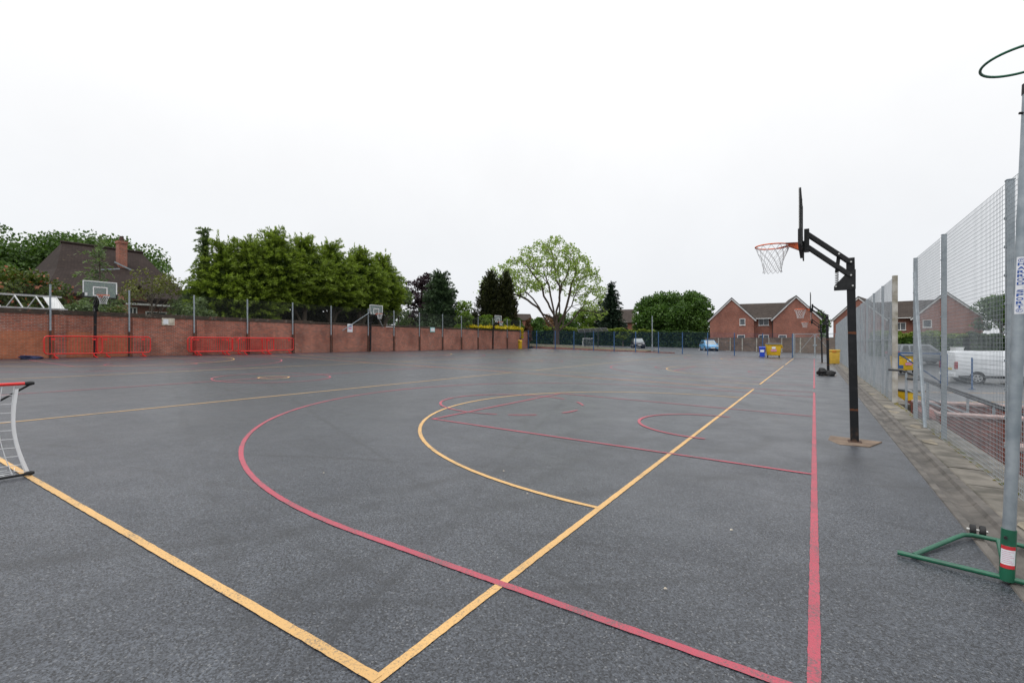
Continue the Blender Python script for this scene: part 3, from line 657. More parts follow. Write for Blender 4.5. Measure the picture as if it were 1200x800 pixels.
for i, y in enumerate(ysf):
    if i == 0:
        g = MB(); g.box((0.05, y, 1.15), (0.11, 0.10, 4.2)); g.build('post', 'white_post', fn2, bevel=0.012)
    else: fence_post(fn2, y, 3.22)
for a, b in zip(ysf[:-1], ysf[1:]): wires(a, b, 0.03, 3.18, 0.05, 0.05, 0.0030, 0).build('mesh_panel', 'wire', fn2, fixn=False)
g = MB(); g.tube([(0.02, 16.9, 0.0), (0.05, 16.05, 2.6)], 0.028, 8); g.build('raking_brace', 'galv', fn2)
g = MB(); g.box((0.06, 34, 1.62), (0.03, 36.6, 0.03)); g.build('rail', 'galv', fn2)

# ------------------------------------------------------------------ far gate and blue fence
GY = 53.0
gt = thing('mesh_gate', 'grey steel double gate with diagonal braces at the far end of the playground', 'gate', (0.05, GY, 0))
for s in (-1, 1):
    g = MB(); g.box((s * 1.72, 0, 1.18), (0.11, 0.11, 2.42)); g.build('gate_post', 'galv', gt, bevel=0.005)
    lf = MB()
    for z in (0.12, 2.33): lf.box((s * 0.83, 0, z), (1.58, 0.05, 0.05))
    for x in (0.035, 1.61): lf.box((s * x, 0, 1.225), (0.05, 0.048, 2.16))
    lf.beam((s * 0.06, 0, 2.28), (s * 1.58, 0, 0.17), 0.036, 0.036); leaf = lf.build('gate_leaf', 'galv', gt)
    g = MB()
    for i in range(30): g.box((s * (0.06 + i * 0.052), 0.0, 1.225), (0.005, 0.005, 2.16))
    for i in range(12): g.box((s * 0.83, 0.006, 0.2 + i * 0.18), (1.5, 0.005, 0.005))
    g.build('mesh_panel', 'wire', leaf, fixn=False)
g = MB(); g.box((0, -0.05, 1.25), (0.34, 0.03, 0.12)); g.build('latch', 'galv', gt)
bf = thing('blue_mesh_fence', 'long low blue mesh fence along the far edge of the playground', 'fence', (0, GY, 0))
bxs = [-31.15, -29.9] + [-27.25 + k * 2.55 for k in range(10)] + [-1.76]
for x in bxs:
    g = MB(); g.box((x, 0, gz(x) + 1.14), (0.085, 0.085, 2.36)); g.build('post', 'blue_steel', bf, bevel=0.005)
for a, b in zip(bxs[:-1], bxs[1:]):
    g = MB(); za, zb = gz(a), gz(b); n = int((b - a) / 0.05)
    for i in range(1, n):
        x = a + (b - a) * i / n; g.box((x, -0.03, gz(x) + 1.16), (0.0034, 0.0034, 2.2))
    for k in range(12): 
        z = 0.06 + k * 0.2; w = 0.012 if k in (0, 6, 11) else 0.006
        g.beam((a, -0.036, za + z), (b, -0.036, zb + z), w, w)
    g.build('mesh_panel', 'blue_wire', bf, fixn=False)

# ------------------------------------------------------------------ brick wall on the left
WX, WG = -31.25, gz(-31.25)                       # face, ground level
WT = WG + 2.28
wl = thing('brick_wall', 'long weathered red brick boundary wall along the left of the playground', 'wall', (0, 0, 0))
g = MB(); g.box((WX - 0.17, 9.0, WG + 0.96), (0.34, 88, 2.3))
g.build('wall', 'brick_old', wl)
g = MB(); g.box((WX - 0.17, -6.6, WT - 0.055), (0.42, 56.8, 0.22)); g.box((WX - 0.17, 37.4, WT - 0.07), (0.42, 31.2, 0.12)); g.build('coping', 'brick_dark', wl, bevel=0.01)
g = MB(); g.box((WX + 0.008, -7.9, WG + 0.63), (0.02, 33.8, 1.30)); g.box((WX + 0.008, 10.05, WG + 0.58), (0.0202, 2.1, 1.2)); g.build('repaired_section', 'brick_new', wl)
PY = [onX(px, WX + 0.06)[0] for px in (59, 151.5, 227.5, 290, 343, 388, 431.6, 461.7, 491.6, 518.7, 540.8, 560.3, 577.5, 594.5, 609.7)]
for i, y in enumerate([-2.2, 1.2, 4.4] + PY):
    g = MB(); g.box((WX + 0.035, y + 0.36, WG + 0.98), (0.09, 0.44, 2.22)); g.build('pilaster', 'brick_old', wl)
bs = thing('ball_stop_fence', 'row of grey posts with fine netting standing along the top of the brick wall', 'fence', (0, 0, 0))
for y in [-2.2, 1.2, 4.4] + PY:
    g = MB(); g.box((WX + 0.05, y, WG + 2.44), (0.06, 0.07, 2.24)); p = g.build('post', 'galv', bs, bevel=0.005)
    g = MB(); g.box((WX + 0.048, y, WG + 0.64), (0.055, 0.075, 1.34)); g.build('rusty_base', 'rust', p)
g = MB()
ya, yb_ = -4, PY[-1]
for i in range(int((yb_ - ya) / 0.06)): g.box((WX + 0.02, ya + i * 0.06, WT + 0.62), (0.0028, 0.0028, 1.24))
for k in range(21): g.box((WX + 0.024, (ya + yb_) / 2, WT + 0.04 + k * 0.06), (0.0028, yb_ - ya, 0.0028))
g.build('netting', 'net_wire', bs, fixn=False)
g = MB(); y = PY[6]; g.tube([(WX + .1, y - 2.6, WT - 0.6), (WX + .1, y + 0.2, WT + 1.0)], 0.028, 8); g.build('raking_brace', 'galv', bs)
g = MB(); g.tube([(WX + .1, y + 1.6, WT - 0.3), (WX + .1, y + 0.9, WT + 0.8)], 0.022, 8); g.build('raking_brace', 'galv', bs)
# plaques and notices on the wall
def notice(name, label, px0, px1, py0, py1, mat, blocks, cat):
    (ya, Za), (yb, Zb) = onX(px0, WX + 0.02), onX(px1, WX + 0.02); Z = (Za + Zb) / 2
    zt, zb = hz(py0, Z), hz(py1, Z); t = thing(name, label, cat, (WX + 0.03, (ya + yb) / 2, zb))
    g = MB(); g.box((0, 0, (zt - zb) / 2), (0.025, abs(yb - ya), zt - zb)); pn = g.build('panel', mat, t, bevel=0.004)
    for (u, v, du, dv, m) in blocks:
        g = MB(); g.box((0.016, (u - 0.5) * (yb - ya), v * (zt - zb)), (0.006, du * (yb - ya), dv * (zt - zb))); g.build('printed_block', m, pn)
notice('wall_plaque', 'weathered cream plaque fixed high on the brick wall above the gap between barriers', 189.5, 204.5, 372.8, 381, 'plaque', [(0.3, 0.5, 0.4, 0.7, 'label_white'), (0.75, 0.5, 0.3, 0.6, 'plaque')], 'plaque')
notice('wall_notice', 'white paper notice on the brick wall left of the middle far hoop', 407, 413, 379.5, 389, 'label_white', [(0.5, 0.72, 0.7, 0.12, 'label_blue'), (0.5, 0.45, 0.6, 0.2, 'label_pink')], 'notice')
notice('wall_notice', 'small square teal edged notice on the brick wall below the dark pine', 504, 509.5, 383.5, 389, 'label_teal', [(0.5, 0.5, 0.84, 0.7, 'label_white')], 'notice')

# ------------------------------------------------------------------ red crowd barriers
def make_barrier():
    t = thing('crowd_barrier', '', 'barrier'); Lh = 1.13; r = 0.029
    z0, z1, c = 0.22, 1.06, 0.14; pts = []
    for (cx, cz, a0) in ((Lh - c, z1 - c, 0), (-Lh + c, z1 - c, 90), (-Lh + c, z0 + c, 180), (Lh - c, z0 + c, 270)):
        pts += [(0, cx + c * math.cos(R(a0 + k * 22.5)), cz + c * math.sin(R(a0 + k * 22.5))) for k in range(5)]
    g = MB(); g.tube(pts, r, 8, closed=True); g.build('frame', 'red_barrier', t, smooth=True)
    g = MB()
    for i in range(17): y = -Lh + 0.14 + i * (2 * Lh - 0.28) / 16; g.tube([(0, y, z0), (0, y, z1)], 0.0085, 6)
    g.build('bars', 'red_barrier', t)
    for s in (-1, 1):
        g = MB(); g.box((0, s * (Lh - 0.33), 0.925), (0.012, 0.16, 0.09)); g.build('plate', 'red_barrier', t)
        f = MB(); y = s * (Lh - 0.36); f.beam((0, y, 0.23), (0, y + 0.02, 0.12), 0.04, 0.05, up=(1, 0, 0)); f.beam((-0.24, y, 0.012), (0.24, y + 0.1, 0.012), 0.05, 0.025); f.beam((0, y, 0.13), (0.2, y + .08, 0.02), 0.045, 0.03); f.build('foot', 'red_barrier', t)
    for k in (0.4, 0.85):
        g = MB(); g.tube([(0, -Lh - 0.02, k), (0, -Lh - 0.07, k), (0, -Lh - 0.07, k - 0.06)], 0.008, 6); g.build('hook', 'red_barrier', t)
    return t
b0 = make_barrier(); BL = ['red crowd barrier leftmost along the brick wall, left of the hoop post', 'red crowd barrier directly right of the left hoop post, overlapping its neighbour',
      'red crowd barrier standing hindmost in the left end of the middle stack', 'red crowd barrier at the front left end of the middle stack', 'red crowd barrier in the centre of the middle stack, overlapped on both sides',
      'red crowd barrier standing in front where the middle stack is densest', 'red crowd barrier farthest right of the middle stack, ending at a wall post']
for i, (a, b, x) in enumerate(((51.5, 120, -30.55), (114, 176, -30.7), (220, 268, -30.95), (224.5, 272.5, -30.6), (271.5, 313, -30.85), (279.5, 320.5, -30.35), (307, 344, -30.95))):
    y = (onX(a, x)[0] + onX(b, x)[0]) / 2
    o = b0 if i == 0 else copy_tree(b0)
    o.location = (x, y, gz(x)); o.rotation_euler = (0, 0, R([1.2, -1, .5, -1.5, 1, -1, 1.5][i])); tag(o, BL[i], 'barrier', 'red crowd barriers against the brick wall')
    ln = abs(onX(a, x)[0] - onX(b, x)[0]); o.scale = (1, max(0.85, min(1.15, ln / 2.26)), 1)
# dropped coat
y, Z = onX(35.5, -30.6); ct = lump('dropped_coat', (0, 0, 0.05), (0.45, 0.85, 0.17), 11, 'navy', None, 3, 0.5); ct.location = (-30.6, y, gz(-30.6) + 0.01); tag(ct, 'dark navy coat dropped on the ground at the foot of the wall', 'coat')

# ------------------------------------------------------------------ pop-up football net at the left edge
fg = thing('football_goal', 'small portable football goal with white net and red top rail at the left edge', 'football goal', (-6.65, 0.26, gz(-6.65)))
hw, hh = 1.2, 0.93
g = MB(); g.tube([(0, -hw, hh), (0, hw - 0.04, hh)], 0.016, 10); tr = g.build('top_rail', 'red_barrier', fg, smooth=True)
g = MB()
for y in (-0.9, -.3, .35, .55, .82): g.tube([(0, y - 0.05, hh), (0, y + 0.05, hh)], 0.019, 10)
g.build('sleeve', 'black_rubber', tr)
for z, n_ in ((0.025, 'bottom_rail'),):
    g = MB(); g.tube([(0, -hw, z), (0, hw, z)], 0.013, 8); g.build(n_, 'black_steel', fg)
for s in (-1, 1):
    for z in (0.03, hh):
        g = MB(); g.tube([(0, s * (hw - 0.055), z), (0, s * (hw - 0.01), z), (0, s * (hw + 0.015), z)], [0.017, 0.022, 0.014], 10); g.build('corner_cap', 'black_rubber', fg, smooth=True)
    g = MB(); g.tube([(0, s * hw, hh), (-0.78, s * 0.10, 0.02)], 0.010, 8); g.build('stay_rod', 'black_steel', fg)
    g = MB(); k = 14; vs = []
    for i in range(k + 1):
        v = i / k; z = 0.05 + v * (hh - 0.10); bow = 0.05 * math.sin(PI * v) + 0.075 * v
        for d in (0, 0.028): vs.append((-0.03 * math.sin(PI * v) - 0.004, s * (hw - 0.02 - bow - d), z))
    g.add(vs, [(2 * i, 2 * i + 1, 2 * i + 3, 2 * i + 2) for i in range(k)]); g.build('net_band', 'white_net', fg, fixn=False, smooth=True)
g = MB()
def npt(u, v): # sagging net
    bow = 0.05 * math.sin(PI * v) + 0.075 * v
    return (-0.16 * math.sin(PI * v) * (1 - u * u) ** 0.5 - 0.01, u * (hw - 0.05 - bow), 0.04 + v * (hh - 0.06))
for i in range(27): u = -1 + 2 * i / 26; g.tube([npt(u * 0.999, v / 10) for v in range(11)], 0.0042, 4)
for j in range(1, 10): g.tube([npt(-0.999 + 1.998 * q / 24, j / 10 ) for q in range(25)], 0.0036, 4)
for i in range(16): # loose net lying behind the bottom rail
    y = -hw + 0.1 + i * 0.15; g.tube([(0, y, 0.03), (-0.14, y + 0.03, 0.018), (-0.30, y - 0.02, 0.02), (-.42, y + .01, .03)], 0.0028, 4)
for x in (-0.1, -0.2, -0.3, -.4): g.tube([(x, -hw + 0.1, 0.018), (x - 0.02, 0, 0.02), (x, hw - 0.1, 0.018)], 0.0028, 4)
g.build('net', 'white_net', fg)

# ------------------------------------------------------------------ bins
def dumpster(loc, rz, label):
    t = thing('wheeled_dumpster', label, 'dumpster', loc, rz)
    g = MB(); w, d = 0.64, 0.47
    lo, hi = 0.22, 1.20
    g.add([(-w * .86, -d * .8, lo), (w * .86, -d * .8, lo), (w * .86, d * .8, lo), (-w * .86, d * .8, lo), (-w, -d, hi), (w, -d, hi), (w, d, hi), (-w, d, hi)], [(3, 2, 1, 0), (4, 5, 6, 7), (0, 1, 5, 4), (1, 2, 6, 5), (2, 3, 7, 6), (3, 0, 4, 7)])
    bd = g.build('body', 'yellow_bin', t, bevel=0.03, smooth=True)
    g = MB(); g.box((0, 0, 1.19), (2 * w + 0.06, 2 * d + 0.06, 0.10)); g.box((w + 0.06, 0, 1.02), (0.08, 0.5, 0.28)); g.build('rim', 'yellow_bin', t, bevel=0.015)
    g = MB(); pr = [(-0.56, 1.245), (0.54, 1.245), (0.5, 1.30), (0.15, 1.37), (-0.25, 1.37), (-0.52, 1.30)]; g.prism(pr, -w - .01, w + .01, 'x'); g.build('lid', 'dark_plastic', t, bevel=0.015)
    for sx in (-1, 1):
        for sy in (-1, 1):
            g = MB(); g.tube([(sx * 0.48 - 0.025, sy * 0.32, 0.10), (sx * 0.48 + 0.025, sy * 0.32, 0.10)], 0.10, 14); wh = g.build('wheel', 'black_rubber', t)
            g = MB(); g.box((sx * 0.48, sy * 0.32, 0.20), (0.09, 0.10, 0.06)); g.build('caster_fork', 'dark_plastic', wh)
    g = MB(); g.box((0.0, -0.49, 0.93), (0.30, 0.012, 0.20)); g.build('label_plate', 'label_white', t)
    g = MB(); g.box((0.0, -0.455, 0.68), (0.48, 0.012, 0.18)); g.build('label_plate', 'label_pink', t)
    return t
dx, dy = W(906.3, 45.0)
dumpster((dx, dy, gz(dx)), R(7), 'yellow four wheeled dumpster with dark lid and pink label by the blue fence')
wx, wy = W(893.2, 44.8)
wb = thing('wheelie_bin', 'bright blue wheelie bin standing left of the yellow dumpster', 'bin', (wx, wy, gz(wx)), R(5))
g = MB(); g.add([(x * (.80 if z < 0.2 else 1), y * (.8 if z < .2 else 1), z) for z in (0.05, 0.93) for x, y in ((-.25, -.27), (.25, -.27), (.25, .27), (-.25, .27))], [(3, 2, 1, 0), (4, 5, 6, 7), (0, 1, 5, 4), (1, 2, 6, 5), (2, 3, 7, 6), (3, 0, 4, 7)]); g.build('body', 'blue_bin', wb, bevel=0.02)
g = MB(); g.prism([(-.31, .93), (.31, .93), (.29, .985), (0, 1.02), (-.28, .985)], -.28, .28, 'x'); g.build('lid', 'blue_bin', wb, bevel=0.012)
g = MB(); g.box((0, -0.262, 0.62), (0.32, 0.012, 0.22)); g.build('label_plate', 'label_white', wb)
for s in (-1, 1):
    g = MB(); g.tube([(s * .24 - .02, .26, .1), (s * .24 + .02, .26, .1)], .1, 14); g.build('wheel', 'black_rubber', wb)
g = MB(); g.tube([(-.2, .3, .95), (-.2, .36, .95), (.2, .36, .95), (.2, .3, .95)], .015, 6); g.build('handle', 'blue_bin', wb)
tx, ty = 1.30, 43.2
lb = thing('litter_bin', 'square yellow litter bin with orange mark against the mesh fence', 'bin', (tx - .1, ty - 1.6, gz(tx)), R(20))
g = MB(); g.add([(x * (.93 if z < .1 else 1), y * (.93 if z < .1 else 1), z) for z in (0.0, 0.88) for x, y in ((-.30, -.28), (.30, -.28), (.30, .28), (-.30, .28))], [(3, 2, 1, 0), (4, 5, 6, 7), (0, 1, 5, 4), (1, 2, 6, 5), (2, 3, 7, 6), (3, 0, 4, 7)]); g.build('body', 'yellow_pale', lb, bevel=0.05, smooth=True)
g = MB(); g.box((0, 0, 0.95), (0.64, 0.60, 0.15)); g.build('hood', 'yellow_pale', lb, bevel=0.05, smooth=True)
g = MB(); g.box((-0.09, -0.296, 0.90), (0.26, 0.03, 0.12)); g.build('opening', 'orange', lb)
tx, ty = -30.35, onX(609.5, -30.35)[0]
lb = thing('litter_bin', 'slim round topped yellow litter bin at the far end of the brick wall', 'bin', (tx, ty, gz(tx)), R(-20))
g = MB(); g.lathe([(0.22, 0), (0.235, 0.02), (0.25, 0.84), (0.26, 0.86), (0.26, 1.0), (0.22, 1.05), (0.05, 1.07)], n=24); g.build('body', 'yellow_bin', lb, smooth=True)
g = MB(); g.box((0.10, -0.24, 0.91), (0.24, 0.06, 0.10)); g.build('opening', 'dark_plastic', lb)

# ------------------------------------------------------------------ foliage
def cards(name, mat, parent, P, A, B, tint):
    n = len(P); V = np.empty((n, 4, 3), np.float32)
    nb_ = np.cross(A, B); nb_ /= (np.linalg.norm(nb_, axis=1, keepdims=True) + 1e-9)
    cup = nb_ * (np.linalg.norm(B, axis=1, keepdims=True) * 0.35)
    V[:, 0] = P - A; V[:, 1] = P + B + cup; V[:, 2] = P + A; V[:, 3] = P - B + cup
    me = bpy.data.meshes.new(name); me.vertices.add(n * 4); me.loops.add(n * 4); me.polygons.add(n)
    me.vertices.foreach_set('co', V.ravel()); me.loops.foreach_set('vertex_index', np.arange(n * 4, dtype=np.int32))
    me.polygons.foreach_set('loop_start', np.arange(0, n * 4, 4, dtype=np.int32)); me.polygons.foreach_set('loop_total', np.full(n, 4, np.int32))
    at = me.attributes.new('tint', 'FLOAT', 'FACE'); at.data.foreach_set('value', np.clip(tint, 0, 1).astype(np.float32))
    me.update(calc_edges=True); me.validate(); me.materials.append(M[mat])
    o = bpy.data.objects.new(name, me); COL.objects.link(o); o.parent = parent; return o
def unit(r, n):
    v = r.normal(size=(n, 3)); return v / np.linalg.norm(v, axis=1, keepdims=True)
def perp(r, A):
    b = np.cross(A, unit(r, len(A))); return b / (np.linalg.norm(b, axis=1, keepdims=True) + 1e-9)
def leaves(r, P, size, aspect=0.6, droop=0.0, out=None, outw=0.0):
    n = len(P); d = unit(r, n)
    if out is not None: d = d + out * outw
    d[:, 2] -= droop; d /= np.linalg.norm(d, axis=1, keepdims=True)
    s = size * r.uniform(0.6, 1.35, (n, 1)); A = d * s * 0.5; B = perp(r, d) * s * 0.5 * aspect
    return A, B
def clumps(r, centre, radii, k, cr, bottom=-0.75, shell=0.62):
    out = []
    while len(out) < k:
        d = unit(r, 1)[0]
        if d[2] < bottom and r.uniform() < 0.9: continue
        rad = shell + (1 - shell) * r.uniform() ** 0.7
        if r.uniform() < 0.18: rad = r.uniform(0.15, shell)
        c = np.array(centre) + d * np.array(radii) * rad * (1 + 0.10 * math.sin(5 * d[0] + 3 * d[1]) )
        out.append((c, cr * r.uniform(0.65, 1.3)))
    return out
def limbs(mb, r, base, top, trad, ends, n=7):
    base = Vector(base); top = Vector(top)
    mid = base.lerp(top, 0.5) + Vector((r.normal() * .08, r.normal() * .08, 0))
    mb.tube([base - Vector((0, 0, .2)), base + Vector((0, 0, .15)), mid, top], [trad * 1.35, trad * 1.05, trad * .85, trad * .45], n)
    for e in ends:
        e = Vector(e); s = base.lerp(top, r.uniform(0.35, 0.95)); m = s.lerp(e, 0.5) + Vector((0, 0, (e - s).length * .06))
        rr = trad * r.uniform(.25, .42); mb.tube([s, m, e], [rr, rr * .7, rr * .25], 6)
def broadleaf(name, label, cat, x, y, zb, h, rx, ry, mat, seed, trunk=0.3, clear=0.25, k=60, per=150, leaf=0.3, cr=None, bark='bark', group=None, shell=.62, extra=None, fill=0.0):
    r = np.random.default_rng(seed); t = thing(name, label, cat, (x, y, zb), 0, group)
    rz = h * (1 - clear) / 2; c = (0, 0, h - rz); cr = cr or min(rx, rz) * 0.30
    cl = clumps(r, c, (rx - cr * .6, ry - cr * .6, rz - cr * .6), k, cr, shell=shell)
    g = MB(); limbs(g, r, (0, 0, 0), (0, 0, h * 0.75), trunk, [cl[i][0] for i in range(0, len(cl), max(1, len(cl) // 14))]); g.build('trunk', bark, t, smooth=True)
    Ps, Os, Ts = [], [], []
    for cc, rr in cl:
        n = int(per * (rr / cr) ** 2); d = unit(r, n); rad = r.uniform(0.25, 1.0, (n, 1)) ** 0.5
        sq = np.array([1.15, 1.15, 0.8]); Ps.append(cc + d * rad * rr * sq); Os.append(d); Ts.append(r.uniform(-.12, .12) + 0.35 + r.uniform(-.3, .35, n))
    if fill:
        n = int(fill); d = unit(r, n); Ps.append(np.array(c) + d * np.array((rx, ry, rz)) * .72 * r.uniform(0, 1, (n, 1)) ** .33); Os.append(d); Ts.append(r.uniform(0, .35, n))  # fill leaves take darker tints, crown interior shade put into the colour
    P = np.concatenate(Ps); O = np.concatenate(Os); T = np.concatenate(Ts)
    A, B = leaves(r, P, leaf, 0.65, 0.25, O, 0.5); cards('crown', mat, t, P, A, B, T)
    if extra:
        q = r.choice(len(P), extra[1], False); P2 = P[q] + O[q] * .12; A, B = leaves(r, P2, leaf, .6, -.4); cards('young_leaves', extra[0], t, P2, A, B, r.uniform(0, 1, len(P2)))
    return t
def plumes(r, centres, dirs, length, width, per, leaf, droop=0.25, tipgold=0.55):
    """feathery sprays: many narrow cards along each branch tip"""
    Ps, As, Bs, Ts = [], [], [], []
    for c, d, s in zip(centres, dirs, r.uniform(.65, 1.25, len(centres))):
        n = int(per * s); u = r.uniform(0, 1, n); side = perp(r, np.repeat(d[None], n, 0))
        w = width * s * (1 - 0.75 * u) * r.uniform(-1, 1, n)
        p = c + d * (length * s * u)[:, None] + side * w[:, None]; p[:, 2] -= droop * length * s * u ** 2
        a = d * 0.8 + side * np.sign(w)[:, None] * 0.5 + unit(r, n) * 0.30; a[:, 2] -= droop * u
        a /= np.linalg.norm(a, axis=1, keepdims=True); L_ = leaf * r.uniform(.6, 1.3, (n, 1))
        Ps.append(p); As.append(a * L_ * .5); Bs.append(perp(r, a) * L_ * .17); Ts.append(u * tipgold + r.uniform(-.15, .3, n) + r.uniform(-.1, .1))
    return np.concatenate(Ps), np.concatenate(As), np.concatenate(Bs), np.concatenate(Ts)
def conifer(name, label, x, y, zb, h, prof, mat, seed, k=420, per=40, length=1.2, width=.35, leaf=.28, up=0.25, droop=.2, trunk=.2, clear=0.3, bark='bark_dark', inner=.45, gold=.55, leaders=5, group=None, cat='tree', forks=0, lead=1.15, slim=.17):
    r = np.random.default_rng(seed); t = thing(name, label, cat, (x, y, zb), 0, group)
    zs = np.interp(r.uniform(0, 1, k), np.linspace(0, 1, 60), np.interp(np.linspace(0, 1, 60), np.cumsum([0.4 + prof(q) for q in np.linspace(0, 1, 60)]) / np.sum([0.4 + prof(q) for q in np.linspace(0, 1, 60)]), np.linspace(0, 1, 60)))
    az = r.uniform(0, 2 * PI, k); Rr = np.array([prof(z) for z in zs]); lob = 1 + .13 * np.sin(az * 3 + seed) + .10 * np.sin(az * 5 + zs * 9 + seed * 2)
    rad = np.maximum(0, Rr * lob * np.where(r.uniform(0, 1, k) < .25, r.uniform(.2, .7, k), r.uniform(.72, 1.0, k)) - length * 0.55)
    z = clear * h + zs * h * (1 - clear)
    C = np.stack([np.cos(az) * rad, np.sin(az) * rad, z - length * 0.2], 1)
    upv = up + 0.9 * np.clip((zs - .75) * 4, 0, 1) + r.normal(0, .15, k)
    D = np.stack([np.cos(az), np.sin(az), upv], 1) + r.normal(0, .22, (k, 3)); D /= np.linalg.norm(D, axis=1, keepdims=True)
    P, A, B, T = plumes(r, C, D, length, width, per, leaf, droop, gold); B = B * (slim / .17)
    if leaders:
        q = r.uniform(0, 2 * PI, leaders); rr = prof(.9) * r.uniform(0, .8, leaders) + .05; ht = h * (1 - 0.10 * (rr / (prof(.85) + .1)) ** 1) - r.uniform(0, .06, leaders) * h
        ht[0] = h; rr[0] = .05
        C2 = np.stack([np.cos(q) * rr, np.sin(q) * rr, ht - length * lead * .8], 1); D2 = np.stack([np.cos(q) * .15, np.sin(q) * .15, np.ones(leaders)], 1)
        for rep in range(2):
            p2, a2, b2, t2 = plumes(r, C2, D2, length * lead, width * .5, per, leaf, 0.0, gold); b2 = b2 * (slim / .17); P = np.concatenate([P, p2]); A = np.concatenate([A, a2]); B = np.concatenate([B, b2]); T = np.concatenate([T, t2])
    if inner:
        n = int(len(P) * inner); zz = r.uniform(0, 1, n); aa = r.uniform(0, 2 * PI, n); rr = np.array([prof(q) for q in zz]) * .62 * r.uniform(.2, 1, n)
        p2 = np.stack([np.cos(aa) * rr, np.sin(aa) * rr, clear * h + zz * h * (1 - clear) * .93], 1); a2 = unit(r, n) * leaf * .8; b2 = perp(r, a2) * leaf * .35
        P = np.concatenate([P, p2]); A = np.concatenate([A, a2]); B = np.concatenate([B, b2]); T = np.concatenate([T, r.uniform(-.05, .15, n)])  # inner leaves tinted darkest: shade within the crown painted in
    g = MB(); g.tube([(0, 0, -.3), (0, 0, .1), (r.normal() * .1, r.normal() * .1, h * .45), (0, 0, h * .93)], [trunk * 1.3, trunk, trunk * .75, .03], 9)
    for i in range(forks):
        a = r.uniform(0, 2 * PI); z0 = h * clear * r.uniform(.35, .9); q = prof(.2) * r.uniform(.4, .8)
        g.tube([(0, 0, z0), (math.cos(a) * q * .4, math.sin(a) * q * .4, z0 + .35 * h * clear + .2), (math.cos(a) * q, math.sin(a) * q, z0 + h * .22)], [trunk * .6, trunk * .45, trunk * .15], 7)
    for i in range(16):
        j = r.integers(k); g.tube([(0, 0, max(.1, C[j][2] - rad[j] * .25)), tuple(C[j])], [trunk * .22, .02], 5)
    g.build('trunk', bark, t, smooth=True)
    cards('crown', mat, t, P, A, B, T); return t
LEY = 'golden green leyland conifers behind the wall'
prof_round = lambda z: 2.35 * (math.sin(PI * min(1, .16 + z * .84)) ** .55) if z < .98 else .2
def ley(w, s=0): return lambda z: w * max(.12, (0.75 + .25 * min(1, z * 5)) * (1 - max(0, z - .40) ** 1.5 * 1.95))
specs = [(262, -36.4, 277, 2.3, 'yellow tipped conifer with drooping sprays, left end of the conifer row'), (292, -36.0, 276, 2.4, 'golden conifer second from left in the conifer row, behind the middle barrier stack'),
         (322, -36.6, 266, 2.8, 'tallest golden conifer, its forked bare trunk showing above the wall'), (356, -36.6, 273, 2.7, 'broad golden conifer just right of the tallest one'),
         (388, -36.6, 281, 2.7, 'golden conifer above the white wall notice'), (421, -37.0, 288, 2.7, 'golden conifer behind the middle far hoop'), (447, -37.6, 296, 2.5, 'golden conifer at the right end of the conifer row')]
for i, (px, x, pt, w, lab) in enumerate(specs):
    y, Z = onX(px, x); h = hz(pt, Z) - 1.3
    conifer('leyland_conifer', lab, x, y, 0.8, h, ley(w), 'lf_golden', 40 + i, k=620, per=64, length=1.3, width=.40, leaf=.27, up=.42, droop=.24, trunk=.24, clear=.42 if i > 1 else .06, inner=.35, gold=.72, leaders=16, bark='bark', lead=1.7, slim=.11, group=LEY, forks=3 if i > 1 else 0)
y, Z = onX(240, -37.5)
conifer('weeping_cypress', 'pale blue green weeping cypress with a thin spire, left of the golden conifers', -37.5, y, .8, hz(268, Z) - .8, lambda z: 3.3 * (1 - z) ** 1.7 + .10 + .5 * math.exp(-((z - .35) / .12) ** 2), 'lf_weep', 61, k=420, per=40, length=.75, width=.28, leaf=.22, up=.05, droop=.55, trunk=.16, clear=.08, inner=.25, leaders=3)
y, Z = onX(466, -40)
broadleaf('weeping_birch', 'pale feathery birch hanging beside the right end of the conifer row', 'tree', -40, y, .8, hz(318, Z) - .8, 1.9, 1.9, 'lf_weep', 71, .1, .15, 46, 60, .26, .55)
def place(px, Z): return W(px, Z)
def tree_at(fn, name, label, cat, px, Z, ptop, halfpx, mat, seed, zb=0.8, **k):
    x, y = W(px, Z); h = hz(ptop, Z) - zb; w = halfpx * Z / F
    return broadleaf(name, label, cat, x, y, zb, h, w, w, mat, seed, **k)
# behind the old house
tree_at(0, 'oak_tree', 'dark green oak left of the old tiled house', 'tree', 8, 60, 263, 62, 'lf_oak', 1, k=90, per=230, leaf=.42, clear=.15, trunk=.4)
tree_at(0, 'oak_tree', 'wide green oak rising behind the roof of the old house', 'tree', 120, 66, 270, 74, 'lf_oak', 2, k=120, per=240, leaf=.42, clear=.2, trunk=.45)
tree_at(0, 'oak_tree', 'dark green tree filling the left edge behind the flowering shrub', 'tree', -50, 52, 275, 55, 'lf_oak', 13, k=70, per=220, leaf=.4, clear=.1, trunk=.4)
y, Z = onX(22, -39.5)
broadleaf('flowering_shrub', 'leafy shrub with reddish new shoots behind the greenhouse', 'shrub', -39.5, y, .8, hz(312, Z) - .8, 2.0, 2.4, 'lf_red', 3, .12, .05, 60, 190, .2, .6, extra=('lf_redtip', 900), fill=1500)
y, Z = onX(-30, -40)
broadleaf('flowering_shrub', 'leafy shrub with reddish shoots cut by the left edge of the photo', 'shrub', -40, y, .8, hz(316, Z) - .8, 2.0, 2.2, 'lf_red', 33, .12, .05, 50, 170, .2, .6, extra=('lf_redtip', 700), fill=1200)
y, Z = onX(116, -37)
conifer('cedar_sapling', 'thin drooping young cedar standing behind the left hoop', -37, y, .8, hz(284, Z) - .8, lambda z: 1.75 * (1 - z) ** .9 + .12, 'lf_weep', 21, k=120, per=34, length=1.1, width=.3, leaf=.24, up=.02, droop=.5, trunk=.08, clear=.1, inner=.0, leaders=1)
